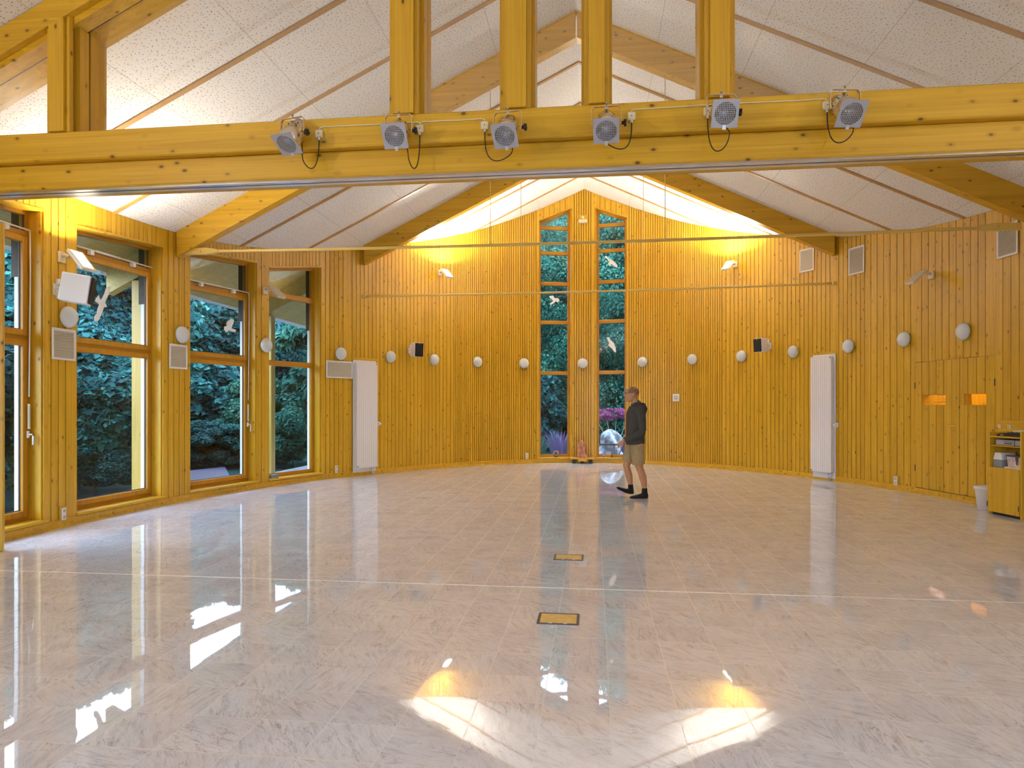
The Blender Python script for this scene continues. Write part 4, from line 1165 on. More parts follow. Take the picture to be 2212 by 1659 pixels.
m = MB(); m.lathe([(.085, 0), (.118, .30), (.122, .305), (.122, .325), (.116, .325), (.112, .30), (.08, .02), (.01, .02)], 26); m.build('bin_body', M['white'], bn)
m = MB(); m.lathe([(.124, .27), (.128, .30), (.127, .327), (.117, .328), (.119, .31)], 26); m.build('bin_liner', M['white_matt'], bn)

# ------------------------------------------------------------------ floor boxes
for px, py, lab in ((1228.5, 1204.5, 'brass floor box with dark frame, the farther one beyond the floor track line'), (1206.5, 1337.5, 'brass floor box with dark frame, nearer to the camera')):
    c = onZ(px, py); t = thing('floor_box', lab, 'floor box', (c.x, c.y, 0), 0, 'brass floor boxes in the marble')
    m = MB(); w, d, f = .14, .118, .016
    m.box(-w, w, -d, -d + f, .0005, .006); m.box(-w, w, d - f, d, .0005, .006); m.box(-w, -w + f, -d + f, d - f, .0005, .006); m.box(w - f, w, -d + f, d - f, .0005, .006); m.build('floor_frame', M['slate'], t)
    m = MB(); m.bbox(-w + f + .001, w - f - .001, -d + f + .001, d - f - .001, .0005, .005, b=.001); m.build('floor_lid', M['brass'], t)
    m = MB()
    for q in (-.05, .05): m.box(q - .012, q + .012, -d + .003, -d + f - .003, .0061, .008)
    m.build('lid_latch', M['alu'], t)

# ------------------------------------------------------------------ stone lamp on its low stand, trinkets on the sills
s, p, a, z = wallpt(1257, 998); o = OUT(s)
stn = thing('low_stand', 'low wooden plank stand on the floor between the slit windows', 'stand', (p.x - o.x * .19, p.y - o.y * .19, 0), a)
m = MB(); m.bbox(-.30, .30, -.13, .13, .105, .145, b=.008); m.build('stand_top', M['wood_x'], stn)
m = MB(); m.bbox(-.11, .11, -.14, -.10, .055, .104, b=.005); m.build('apron', M['wood_x'], stn)
for q in (-.21, 0., .21):
    m = MB(); m.box(q - .04, q + .04, -.09, .09, 0, .104); m.build('leg', M['dark_wood'], stn)
def rocky(name, mat, label, cat, loc, rx, ry, h, seed, lumps, sq=1.):
    rg = np.random.default_rng(seed); m = MB(); n_, k_ = 40, 30; V = []
    ph = rg.uniform(0, 6.3, (lumps, 3)); am = rg.uniform(.3, 1., lumps)
    for i in range(k_ + 1):
        q = i / k_; prof = (1 - q ** 2.2) ** .6 * (.86 + .14 * cos(q * 7)) if i < k_ else .12
        for j in range(n_):
            b = 2 * pi * j / n_
            d = 1 + sum(am[l] * .09 * sin((l % 4 + 2) * b + ph[l, 0] + q * (4 + l) + ph[l, 1]) for l in range(lumps)) + .05 * sin(7 * b + 9 * q + ph[0, 2]) * sin(5 * b - 13 * q) + rg.uniform(-.022, .022)
            V.append((rx * prof * d * cos(b), ry * prof * d * sin(b), h * q + rg.uniform(-.01, .01) * h * (0 < i)))
    Fc = [(i * n_ + j, i * n_ + (j + 1) % n_, (i + 1) * n_ + (j + 1) % n_, (i + 1) * n_ + j) for i in range(k_) for j in range(n_)]
    Fc += [tuple(range(n_ - 1, -1, -1)), tuple(k_ * n_ + j for j in range(n_))]
    m.add(V, Fc); ob = m.build(name, mat); ob.location = loc; return tag(ob, label, cat)
def salt_mat():
    m, nt, out = newmat('pink_salt_crystal'); n = N(nt)
    tc = n('ShaderNodeTexCoord').outputs['Object']
    nz = n('ShaderNodeTexNoise', {'Vector': tc, 'Scale': 11., 'Detail': 4.}).outputs[0]
    col = n.ramp(nz, [(.3, (.30, .085, .035)), (.55, (.55, .20, .10)), (.75, (.72, .42, .30))])
    bp = n('ShaderNodeBump', {'Height': nz, 'Strength': .5, 'Distance': .03})
    b = n('ShaderNodeBsdfPrincipled', {'Base Color': col, 'Roughness': .4, 'Normal': bp.outputs[0]})
    nt.links.new(b.outputs[0], out.inputs[0]); return m
rocky('salt_crystal', salt_mat(), 'pink salt crystal standing on the low wooden stand', 'crystal', (p.x - o.x * .19 - .02, p.y - o.y * .19, .146), .125, .10, .44, 5, 6)
def sill_pos(win, px, yo=.10):
    sa, sb = WIN[win][:2]; A, B = P_(sa), P_(sb); c_ = (A + B) / 2; d_ = (B - A).normalized(); n_ = Vector((-d_.y, d_.x)); q = c_ + n_ * yo
    r_ = ray(px, 876); l = (q.x * n_.x + q.y * n_.y) / (r_.x * n_.x + r_.y * n_.y); return Vector((r_.x * l, r_.y * l, .136)), math.atan2(d_.y, d_.x)
q, a = sill_pos('window_5', 1201)
t = thing('stone_disc', 'round grey stone disc leaning on the sill of the left slit window', 'ornament', q, a)
m = MB(); m.lathe([(.028, -.02), (.075, -.022), (.082, .0), (.075, .022), (.028, .02), (.028, -.02)], 24, M=Matrix.Translation((0, 0, .086)) @ MY); m.build('disc', plain('grey_brown_stone', (.26, .20, .16), .7, noise=.3), t)
m = MB(); m.bbox(-.04, .04, -.03, .03, 0, .012, b=.003); m.build('foot', M['dark_wood'], t)
q, a = sill_pos('window_4', 590, .06)
t = thing('folded_towel', 'small grey green folded towel on the sill of the fourth side window', 'towel', q, a)
m = MB(); m.bbox(-.085, .085, -.05, .06, 0, .022, b=.008); m.bbox(-.08, .082, -.048, .055, .0225, .045, b=.008); m.bbox(-.075, .075, -.045, .05, .0455, .062, b=.007); m.build('cloth_fold', plain('grey_green_cloth', (.24, .32, .30), .9, noise=.15, nscale=60.), t)
q, a = sill_pos('window_6', 1322)
t = thing('figurine', 'tiny brown seated figurine on the sill of the right slit window', 'figurine', q, a)
m = MB(); m.loft([((0, 0, 0), (1, 0, 0), (0, 1, 0), .035, .03), ((0, 0, .03), (1, 0, 0), (0, 1, 0), .037, .032), ((0, 0, .06), (1, 0, 0), (0, 1, 0), .024, .02), ((0, 0, .085), (1, 0, 0), (0, 1, 0), .022, .02), ((0, 0, .098), (1, 0, 0), (0, 1, 0), .012, .012), ((0.004, 0, .112), (1, 0, 0), (0, 1, 0), .018, .018), ((0.004, 0, .13), (1, 0, 0), (0, 1, 0), .014, .014), ((0.004, 0, .137), (1, 0, 0), (0, 1, 0), .004, .004)], n=14)
m.build('statuette', plain('brown_clay', (.20, .10, .05), .6), t)
q, a = sill_pos('window_6', 1304, .06)
m = MB(); m.lathe([(.004, 0), (.022, .006), (.031, .03), (.022, .054), (.004, .06)], 18); ob = m.build('glass_ball', plain('violet_glass', (.30, .24, .62), .12)); ob.location = q
tag(ob, 'small violet glass ball on the sill of the right slit window', 'ornament')

# ------------------------------------------------------------------ the walking man
pf = onZ(1390, 1075.5)
fwd = Vector((-CT, -ST, 0))
prz = math.atan2(fwd.y, fwd.x)                               # local x forward, y to his left, z up
man = thing('person', 'man in dark hooded jacket, beige shorts and black socks walking across the floor', 'person', (pf.x, pf.y, 0), prz)
def limb(m, pts, n=14):
    """pts: (x,y,z,ra,rb) ellipse rings across the path"""
    rings = []
    P = [Vector(p[:3]) for p in pts]
    for i, p in enumerate(pts):
        tn = (P[min(i + 1, len(P) - 1)] - P[max(i - 1, 0)]).normalized()
        v = Vector((0, 1, 0)); v = (v - tn * v.dot(tn)).normalized(); u = v.cross(tn)
        rings.append((P[i], u, v, p[3], p[4]))
    m.loft(rings, n=n)
def remesh(o, vox, it=4, fac=.5):
    md = o.modifiers.new('merge', 'REMESH'); md.mode = 'VOXEL'; md.voxel_size = vox; md.use_smooth_shade = True
    sm = o.modifiers.new('soften', 'SMOOTH'); sm.factor = fac; sm.iterations = it
bm_ = MB()
# torso + neck
limb(bm_, [(.105, 0, .80, .10, .14), (.108, 0, .90, .115, .155), (.115, 0, 1.02, .10, .145), (.12, 0, 1.18, .108, .16), (.122, 0, 1.32, .112, .175), (.115, 0, 1.42, .085, .165), (.118, 0, 1.47, .06, .09), (.135, 0, 1.50, .056, .058), (.150, 0, 1.555, .054, .055), (.158, 0, 1.60, .05, .05)])
# head: rings stacked upwards (u = front/back)
hx = .185
H_ = [(.215, 1.508, .030, .026), (.206, 1.522, .062, .046), (.196, 1.55, .086, .060), (.188, 1.585, .098, .068), (.184, 1.625, .102, .073), (.180, 1.665, .103, .076), (.176, 1.70, .094, .071), (.172, 1.725, .070, .055), (.170, 1.738, .036, .03), (.170, 1.742, .01, .01)]
bm_.loft([((x, 0, z), (1, 0, 0), (0, 1, 0), a, b) for x, z, a, b in H_], n=18)
# nose, brow, lips, chin, ears
bm_.loft([((.282, 0, 1.655), (1, 0, 0), (0, 1, 0), .008, .008), ((.290, 0, 1.63), (1, 0, 0), (0, 1, 0), .014, .010), ((.300, 0, 1.606), (1, 0, 0), (0, 1, 0), .018, .015), ((.292, 0, 1.593), (1, 0, 0), (0, 1, 0), .014, .014), ((.285, 0, 1.588), (1, 0, 0), (0, 1, 0), .006, .008)], n=10)
limb(bm_, [(.268, -.05, 1.665, .010, .010), (.280, -.02, 1.668, .011, .012), (.280, .02, 1.668, .011, .012), (.268, .05, 1.665, .010, .010)], 8)
bm_.loft([((.277, 0, 1.574), (1, 0, 0), (0, 1, 0), .008, .020), ((.281, 0, 1.568), (1, 0, 0), (0, 1, 0), .010, .024), ((.279, 0, 1.556), (1, 0, 0), (0, 1, 0), .010, .022), ((.272, 0, 1.550), (1, 0, 0), (0, 1, 0), .006, .014)], n=10)
bm_.loft([((.262, 0, 1.540), (1, 0, 0), (0, 1, 0), .014, .026), ((.264, 0, 1.525), (1, 0, 0), (0, 1, 0), .016, .024), ((.250, 0, 1.512), (1, 0, 0), (0, 1, 0), .012, .018)], n=10)
for sy in (-1, 1):
    bm_.loft([((.175, sy * .072, 1.585), (1, 0, .2), (0, 1, 0), .010, .008), ((.170, sy * .078, 1.60), (1, 0, .2), (0, 1, 0), .018, .011), ((.164, sy * .081, 1.625), (1, 0, .2), (0, 1, 0), .022, .012), ((.160, sy * .080, 1.645), (1, 0, .2), (0, 1, 0), .018, .011), ((.160, sy * .077, 1.655), (1, 0, .2), (0, 1, 0), .008, .007)], n=12)
# standing left leg (near), swinging right leg (far)
limb(bm_, [(.10, .085, .86, .095, .09), (.10, .09, .72, .090, .088), (.095, .09, .58, .074, .072), (.082, .09, .49, .060, .058), (.060, .09, .43, .056, .052), (.030, .09, .34, .060, .054), (.012, .09, .26, .050, .046), (.0, .09, .16, .036, .034), (.0, .09, .09, .040, .034), (-.012, .09, .04, .042, .033), (-.012, .09, .016, .036, .030)])
limb(bm_, [(-.045, .09, .034, .030, .030), (.02, .09, .045, .040, .034), (.09, .092, .034, .028, .040), (.15, .094, .026, .021, .044), (.20, .094, .021, .016, .036), (.225, .094, .018, .010, .02)])
limb(bm_, [(.115, -.085, .86, .095, .09), (.165, -.09, .72, .088, .086), (.225, -.09, .585, .070, .070), (.252, -.09, .50, .058, .056), (.236, -.09, .43, .054, .05), (.212, -.09, .34, .058, .052), (.200, -.09, .27, .048, .044), (.188, -.09, .19, .034, .033), (.182, -.09, .12, .038, .034), (.178, -.09, .075, .040, .032), (.182, -.09, .056, .030, .028)])
limb(bm_, [(.15, -.09, .078, .026, .028), (.20, -.09, .088, .038, .033), (.27, -.092, .100, .028, .040), (.33, -.094, .122, .021, .042), (.375, -.094, .140, .016, .034), (.40, -.094, .150, .010, .02)])
# arms
limb(bm_, [(.105, .16, 1.41, .06, .06), (.09, .205, 1.36, .056, .054), (.072, .235, 1.22, .048, .046), (.068, .245, 1.08, .043, .042), (.13, .24, 1.02, .043, .040), (.22, .225, .97, .040, .036), (.315, .205, .925, .028, .026), (.345, .20, .91, .026, .022)])
limb(bm_, [(.105, -.16, 1.41, .06, .06), (.085, -.205, 1.36, .056, .054), (.035, -.235, 1.22, .048, .046), (-.01, -.245, 1.10, .043, .042), (-.02, -.245, 1.02, .043, .040), (-.015, -.24, .93, .036, .034), (.0, -.235, .86, .028, .024), (.004, -.235, .84, .026, .022)])
# hands: palm, four unequal curled fingers, thumb from the side of the palm
def hand(base, d, nrm, side):
    """base wrist, d along the hand, nrm palm normal, side towards the thumb"""
    b = Vector(base); d = Vector(d).normalized(); nrm = Vector(nrm).normalized(); s_ = d.cross(nrm).normalized() * side
    bm_.loft([(b, s_, nrm, .026, .019), (b + d * .03, s_, nrm, .036, .017), (b + d * .06, s_, nrm, .042, .015), (b + d * .088, s_, nrm, .041, .013), (b + d * .094, s_, nrm, .03, .009)], n=14)
    for k, (off, L) in enumerate(((.030, .070), (.010, .080), (-.011, .074), (-.031, .058))):
        p = b + d * .082 + s_ * off; ang = 0.; P = [(p, .0095)]
        for seg, bend in ((.42, .18 + .05 * k), (.33, .42), (.25, .34)):
            ang += bend; dr = d * cos(ang) + nrm * sin(ang); p = p + dr * (L * seg); P.append((p, .0090 - .0012 * len(P)))
        rings = []
        for i, (q, r_) in enumerate(P): rings.append((q, s_, nrm, r_, r_))
        bm_.tube([q for q, r_ in P], [r_ for q, r_ in P], 8)
    p = b + d * .026 + s_ * .030; P = [p, p + s_ * .020 + d * .024 + nrm * .006, p + s_ * .030 + d * .050 + nrm * .014, p + s_ * .028 + d * .068 + nrm * .022]
    bm_.tube(P, [.014, .0115, .010, .008], 8)
hand((.345, .20, .908), (.72, -.08, -.62), (-.45, -.55, -.55), 1)
hand((.004, -.235, .838), (.18, 0, -1), (.25, .95, .05), 1)
body = bm_.build('body', plain('skin', (.50, .24, .11), .5, noise=.06, nscale=8.), man)
remesh(body, .0065, 3)
# hair: close cropped shell on the back and top of the skull
m = MB()
V = []; n1, n2 = 16, 28; Fc = []
for i in range(n1 + 1):
    el = -.35 + (pi / 2 + .35) * i / n1
    for j in range(n2 + 1):
        az = R(48) + (R(312) - R(48)) * j / n2
        lim = .20 + .55 * max(0, cos(az)) if i == 0 else 0
        z = sin(max(el, -.05 if abs(az - pi) > 1.35 else el)); c_ = cos(el)
        V.append((.176 + .1045 * c_ * cos(az), .0790 * c_ * sin(az), 1.655 + .089 * z))
for i in range(n1):
    for j in range(n2):
        a = i * (n2 + 1) + j; Fc.append((a, a + 1, a + n2 + 2, a + n2 + 1))
m.add(V, Fc, 0, True); h = m.build('hair', plain('short_grey_brown_hair', (.25, .14, .075), .8, noise=.12, nscale=120.), man)
so = h.modifiers.new('thick', 'SOLIDIFY'); so.thickness = .003; so.offset = 1.
# eyes and glasses
m = MB()
for sy in (-1, 1): m.lathe([(.002, -.009), (.009, -.004), (.010, .0), (.009, .004), (.002, .009)], 12, M=Matrix.Translation((.272, sy * .032, 1.640)))
m.build('eyes', plain('eye', (.12, .10, .09), .3), man)
m = MB()
for sy in (-1, 1):
    m.tube([(.292 - .02 * abs(sin(q)) * 0, sy * .034 + .024 * cos(q), 1.638 + .017 * sin(q)) for q in np.linspace(0, 2 * pi, 17)], .0018, 6)
    m.tube([(.292, sy * .058, 1.644), (.24, sy * .079, 1.648), (.165, sy * .085, 1.648), (.145, sy * .082, 1.635)], .0018, 6)
m.tube([(.292, -.011, 1.641), (.296, 0, 1.645), (.292, .011, 1.641)], .0018, 6)
m.build('glasses', M['slate'], man)
# jacket with hood
jm = MB()
limb(jm, [(.128, 0, .842, .148, .182), (.130, 0, .90, .150, .186), (.130, 0, 1.02, .145, .184), (.126, 0, 1.18, .150, .195), (.124, 0, 1.32, .146, .205), (.112, 0, 1.41, .118, .190), (.108, 0, 1.455, .092, .12), (.118, 0, 1.485, .078, .085), (.128, 0, 1.497, .070, .072)], 20)
for sy, A in ((1, [(.105, .15, 1.41, .085, .075), (.088, .215, 1.36, .076, .068), (.070, .245, 1.22, .066, .060), (.064, .255, 1.08, .060, .056), (.12, .25, 1.015, .060, .054), (.22, .235, .962, .056, .050), (.295, .212, .930, .044, .040), (.330, .203, .914, .038, .034)]),
              (-1, [(.105, -.15, 1.41, .085, .075), (.082, -.215, 1.36, .076, .068), (.030, -.245, 1.22, .066, .060), (-.016, -.255, 1.10, .060, .056), (-.024, -.255, 1.02, .058, .054), (-.018, -.248, .93, .048, .045), (-.004, -.24, .875, .038, .034)])):
    limb(jm, A)
# hood lying on the shoulders and a collar
limb(jm, [(.03, 0, 1.415, .030, .09), (.0, 0, 1.43, .055, .125), (-.012, 0, 1.395, .050, .115), (-.004, 0, 1.33, .034, .085), (.01, 0, 1.28, .015, .05)])
jm.tube([(.185, .055, 1.462), (.15, .088, 1.478), (.08, .105, 1.474), (.02, .075, 1.462), (-.005, 0, 1.455), (.02, -.075, 1.462), (.08, -.105, 1.474), (.15, -.088, 1.478), (.185, -.055, 1.462)], [.016, .022, .028, .034, .036, .034, .028, .022, .016], 10)
jm.tube([(.272, .15, .93), (.258, .175, .89), (.2, .19, .86)], .006, 6)
j = jm.build('jacket', plain('dark_charcoal_fleece', (.055, .048, .038), .85, noise=.15, nscale=40., bump=.3), man)
remesh(j, .010, 5)
# shorts
sm_ = MB()
limb(sm_, [(.118, 0, .80, .125, .165), (.118, 0, .87, .128, .170), (.120, 0, .91, .120, .165)])
limb(sm_, [(.108, .075, .85, .115, .098), (.106, .088, .74, .114, .098), (.100, .092, .62, .106, .094), (.092, .092, .53, .098, .090)])
limb(sm_, [(.128, -.075, .85, .115, .098), (.170, -.088, .74, .112, .096), (.212, -.092, .64, .102, .092), (.236, -.092, .565, .094, .088)])
s_ = sm_.build('shorts', plain('beige_cotton', (.36, .25, .115), .85, noise=.1, nscale=30., bump=.25), man); remesh(s_, .009, 5)
# socks
for nm, leg in (('near', [[(.0, .09, .165, .043, .041), (.0, .09, .09, .046, .040), (-.012, .09, .04, .048, .039), (-.012, .09, .012, .042, .036)], [(-.050, .09, .034, .034, .034), (.02, .09, .047, .046, .039), (.09, .092, .036, .034, .045), (.15, .094, .027, .026, .049), (.20, .094, .022, .021, .041), (.232, .094, .018, .013, .022)]]),
                ('far', [[(.188, -.09, .205, .042, .040), (.182, -.09, .12, .044, .040), (.178, -.09, .075, .046, .038), (.182, -.09, .052, .036, .034)], [(.145, -.09, .078, .032, .034), (.20, -.09, .090, .044, .039), (.27, -.092, .102, .034, .045), (.33, -.094, .124, .026, .047), (.375, -.094, .141, .021, .039), (.408, -.094, .152, .013, .022)]])):
    m = MB()
    for q in leg: limb(m, q)
    o_ = m.build('sock', plain('black_sock', (.010, .010, .009), .9), man); remesh(o_, .007, 2)

# ------------------------------------------------------------------ front part of the hall (behind and beside the camera)
mb = MB(); mb.box(-6.32, -6.13, -4.6, 4.66, 0, 4.2); tag(mb.build('wall_front_left', M['wood_z']), kind='structure')
mb = MB(); mb.box(5.9, 6.1, -4.6, 5.04, 0, 4.25); tag(mb.build('wall_front_right', M['wood_z']), kind='structure')
mb = MB(); mb.prism([(-6.3, 3.2), (6.1, 3.2), (6.1, roof(6.1)), (RX, RZ), (-6.3, roof(-6.3))], -4.75, -4.6); mb.box(-6.3, 6.1, -4.75, -4.6, 0, .3)
RW = [-5.2, -2.5, .2, 2.9]; xe_ = -6.3
for x in RW + [6.1]:
    mb.box(xe_, min(x, 6.1), -4.75, -4.6, .3, 3.2); xe_ = x + 1.9
tag(mb.build('wall_front', M['wood_z']), kind='structure')
for k, x in enumerate(RW):
    r = struct_root('window_%d' % (13 + k), (x + .95, -4.68, 0))
    m = MB(); m.box(-.95, -.89, -.03, .03, .3, 3.2); m.box(.89, .95, -.03, .03, .3, 3.2); m.box(-.89, .89, -.03, .03, .3, .37); m.box(-.89, .89, -.03, .03, 3.13, 3.2); m.build('window_frame', M['frame'], r)
    m = MB(); m.box(-.89, .89, -.004, .004, .37, 3.13); m.build('pane', M['glass'], r)

# ------------------------------------------------------------------ outdoors
mb = MB(); g = 24
X_ = np.linspace(-60, 40, g + 1); Y_ = np.linspace(-30, 70, g + 1)
def gz(x, y):
    return -.2 + .10 * max(0., -x - 14) + .05 * max(0, y - 36)
# ground pieces around the hall, not under it
V = [(x, y, gz(x, y)) for y in Y_ for x in X_]; Fc = []
for i in range(g):
    for jx in range(g): a = i * (g + 1) + jx; Fc.append((a, a + 1, a + g + 2, a + g + 1))
mb.add(V, Fc); tag(mb.build('ground', M['soil']), kind='structure')
mb = MB(); pq = [(-7.9, 12.5), (-6.95, 12.5), (-7.5, 13.5), (-9.3, 16.4), (-9.7, 15.0)]; mb.add([(x, y, -.19) for x, y in pq] + [(x, y, -.10) for x, y in pq], [(4, 3, 2, 1, 0), (5, 6, 7, 8, 9)] + [(i, (i + 1) % 5, (i + 1) % 5 + 5, i + 5) for i in range(5)])
tag(mb.build('terrace', M['terrace']), kind='structure')
mb = MB(); mb.box(-5, 4, 17.9, 21.5, -.19, -.12); tag(mb.build('garden_path', M['terrace']), kind='structure')

def leaves_mesh(name, mat, centers, radii, per, size, flat=.35, seed=1, droop=.0, lng=1.7):
    rg = np.random.default_rng(seed)
    n_ = len(centers) * per
    C = np.repeat(np.asarray(centers, float), per, 0); Rr = np.repeat(np.asarray(radii, float), per, 0)
    d = rg.normal(size=(n_, 3)); d /= np.linalg.norm(d, axis=1, keepdims=True)
    rad = rg.uniform(.45, 1., (n_, 1)) ** .5
    pos = C + d * rad * (Rr if Rr.ndim == 2 else Rr[:, None])
    nrm = d * .7 + rg.normal(size=(n_, 3)) * .45 + np.array([0, 0, flat]); nrm /= np.linalg.norm(nrm, axis=1, keepdims=True)
    a = np.cross(nrm, rg.normal(size=(n_, 3))); a[:, 2] -= droop; a -= nrm * np.sum(a * nrm, 1, keepdims=True); a /= np.linalg.norm(a, axis=1, keepdims=True)
    b = np.cross(nrm, a); s_ = size * rg.uniform(.6, 1.3, (n_, 1))
    v = np.stack([pos - a * s_ * lng / 2, pos - b * s_ * .5 + nrm * s_ * .12, pos + a * s_ * lng / 2, pos + b * s_ * .5 + nrm * s_ * .12], 1).reshape(-1, 3)
    me = bpy.data.meshes.new(name); me.vertices.add(n_ * 4); me.vertices.foreach_set('co', v.ravel())
    me.loops.add(n_ * 6); base = np.arange(n_)[:, None] * 4
    me.loops.foreach_set('vertex_index', (base + np.array([0, 1, 2, 0, 2, 3])).ravel().astype(np.int32))
    me.polygons.add(n_ * 2); me.polygons.foreach_set('loop_start', np.arange(0, n_ * 6, 3, dtype=np.int32)); me.polygons.foreach_set('loop_total', np.full(n_ * 2, 3, np.int32))
    me.materials.append(mat); me.update(calc_edges=True); me.validate()
    return me
def crown(kind, seed):
    rg = np.random.default_rng(seed); cs = []; rs = []
    if kind == 'broad':                                     # unit tree: height 1
        for k in range(130):
            q = rg.uniform(); z = .06 + .88 * q; w = .34 * math.sin(pi * min(1, (q * .80 + .20))) ** .6
            an = rg.uniform(0, 2 * pi); rr = w * rg.uniform(.35, 1); cs.append((rr * cos(an), rr * sin(an), z)); r_ = rg.uniform(.06, .11); rs.append((r_, r_, r_ * .62))
    elif kind == 'conifer':
        for k in range(140):
            q = rg.uniform() ** 1.25; z = .05 + .93 * q; w = .26 * (1 - q) + .02
            an = rg.uniform(0, 2 * pi); rr = w * rg.uniform(.3, 1); cs.append((rr * cos(an), rr * sin(an), z - .06 * rr / .26)); r_ = .03 + .06 * (1 - q); rs.append((r_, r_, r_ * .5))
    elif kind == 'bush':
        for k in range(44):
            d = rg.normal(size=3); d /= np.linalg.norm(d); rr = rg.uniform(.5, 1); cs.append((.40 * d[0] * rr, .40 * d[1] * rr, .50 + .42 * d[2] * rr)); r_ = rg.uniform(.10, .17); rs.append((r_, r_, r_ * .8))
    elif kind == 'spray':
        for k in range(70):
            q = rg.uniform(); z = .12 + .85 * q; w = .10 + .20 * q
            an = rg.uniform(0, 2 * pi); rr = w * rg.uniform(.2, 1); cs.append((rr * cos(an), rr * sin(an), z - .10 * rr / .3)); rs.append((.085, .085, .022))
    return cs, rs
def trunk(m, h, r, kind, seed):
    rg = np.random.default_rng(seed + 50)
    m.tube([(0, 0, -.02 * h), (.01 * h, 0, .2 * h), (-.008 * h, .01 * h, .45 * h), (.0, .0, .8 * h)], [r, r * .8, r * .6, r * .2], 9)
    for k in range(7):
        z = rg.uniform(.25, .7) * h; an = rg.uniform(0, 2 * pi); L = rg.uniform(.15, .28) * h * (.8 if kind == 'conifer' else 1)
        m.tube([(0, 0, z), (L * .5 * cos(an), L * .5 * sin(an), z + L * .3), (L * cos(an), L * sin(an), z + L * (.45 if kind != 'conifer' else .05))], [r * .35, r * .22, r * .08], 6)
PROTO = {}
def plant(name, cat, kind, leafm, x, y, h, wid, rot, size, per, label, group, seed):
    key = (kind, leafm, size, per, seed)
    if key not in PROTO:
        cs, rs = crown(kind, seed)
        mt = MB(); trunk(mt, 1., .020 if kind != 'bush' else .012, kind, seed); tmp = mt.build('trunk', M['bark'] if kind != 'spray' else M['stem'])
        me_t = tmp.data; bpy.data.objects.remove(tmp)
        PROTO[key] = (leaves_mesh('foliage', M[leafm], cs, rs, per, size, seed=seed, droop=.5 if kind in ('spray', 'conifer') else .15, lng=2.6 if kind == 'spray' else 1.6), me_t)
    me_l, me_t = PROTO[key]
    t = thing(name, label, cat, (x, y, gz(x, y)), rot, group); t.scale = (wid, wid, h)
    for nm, me in (('foliage', me_l), ('trunk', me_t)):
        o = bpy.data.objects.new(nm, me); COL.objects.link(o); o.parent = t
    return t
def T_(*a): return plant(*a)
# beyond the side windows
T_('garden_bush', 'bush', 'bush', 'leaf_teal', -9.7, 11.9, 3.4, 4.2, .3, .026, 2200, 'large leafed shrub filling the second side window, nearest to the glass', 'shrubs outside the side windows', 3)
T_('garden_bush', 'bush', 'bush', 'leaf_teal', -12.2, 13.6, 5.0, 5.6, 1.9, .024, 1900, 'tall blue green shrub behind the nearest one in the second side window', 'shrubs outside the side windows', 4)
T_('garden_bush', 'bush', 'bush', 'leaf_teal', -9.4, 8.6, 3.0, 3.6, 2.3, .026, 2200, 'shrub outside the first side window beside the parked panel', 'shrubs outside the side windows', 3)
T_('garden_bush', 'bush', 'bush', 'leaf_green', -9.3, 18.0, 2.6, 2.6, .7, .03, 520, 'round green shrub low in the third side window behind the terrace', 'shrubs outside the side windows', 6)
T_('garden_bush', 'bush', 'bush', 'leaf_teal', -11.2, 18.6, 3.2, 3.6, 1.7, .05, 420, 'blue green shrub at the left of the third side window behind the terrace', 'shrubs outside the side windows', 4)
T_('garden_bush', 'bush', 'bush', 'leaf_green', -7.9, 17.3, 1.7, 1.7, 2.7, .03, 520, 'small round shrub low in the fourth side window', 'shrubs outside the side windows', 6)
T_('garden_tree', 'tree', 'spray', 'leaf_green', -7.75, 18.9, 4.6, 4.0, .4, .035, 130, 'light green tree with drooping leaf sprays in the fourth side window', 'trees outside the side windows', 8)
def top_h(x, y):
    """trees outside the side windows reach only so high above the eye line"""
    d = math.hypot(x, y); e = float(np.interp(x / y, (-1.6, -.75, -.58, -.45, -.36), (15.5, 16.5, 14., 10.5, 13.)))
    return (d * math.tan(R(e)) - 1.2) * 1.12
sp = [(-13.0, 18.2), (-16.4, 25.6), (-12.4, 26.6), (-9.6, 27.2), (-11.3, 20.4), (-15.0, 29.5), (-17.6, 21.5), (-18.5, 13.2)]
for i, (x, y) in enumerate(sp):
    con = i % 3 == 1; h = top_h(x, y) * (1.04, .93, .99, .96)[i % 4]
    T_('garden_tree', 'tree', 'conifer' if con else 'broad', 'leaf_dark' if con else 'leaf_teal', x, y, h, max(6.5, h * 1.1), i * 1.3, .020 if con else .022, 260,
       'dark tree standing in the dense wood beyond the side windows', 'dark trees beyond the side windows', 11 if con else 12)
for i, (x, y, h, w, lab) in enumerate(((-14.6, 10.6, 5.8, 5.0, 'tall shrub row beyond the first and second side windows'), (-13.4, 12.4, 5.7, 5.0, 'tall shrub row beyond the first and second side windows'), (-11.6, 14.2, 5.5, 4.6, 'tall shrub row beyond the first and second side windows'), (-15.6, 8.2, 5.9, 5.4, 'tall shrub row beyond the first and second side windows'),
        (-14.2, 20.6, 5.8, 6., 'tall shrub row beyond the third side window'), (-12.6, 22.0, 5.7, 5.6, 'tall shrub row beyond the third side window'), (-14.6, 23.2, 6.2, 6., 'tall shrub row beyond the third side window'), (-10.6, 22.6, 4.6, 4.6, 'tall shrub row beyond the fourth side window'), (-9.4, 23.6, 4.2, 4.6, 'tall shrub row beyond the fourth side window'),
        (-8.75, 11.15, 1.25, 2.0, 'low shrub at the foot of the second side window'), (-9.9, 17.0, 1.3, 2.4, 'low shrub right behind the terrace outside'))):
    T_('garden_bush', 'bush', 'bush', 'leaf_teal', x, y, h, w, i * 1.9, .022, 1600, lab, lab.replace('shrub row', 'shrubs') if i < 9 else 'shrubs outside the side windows', 3 if i % 2 else 4)
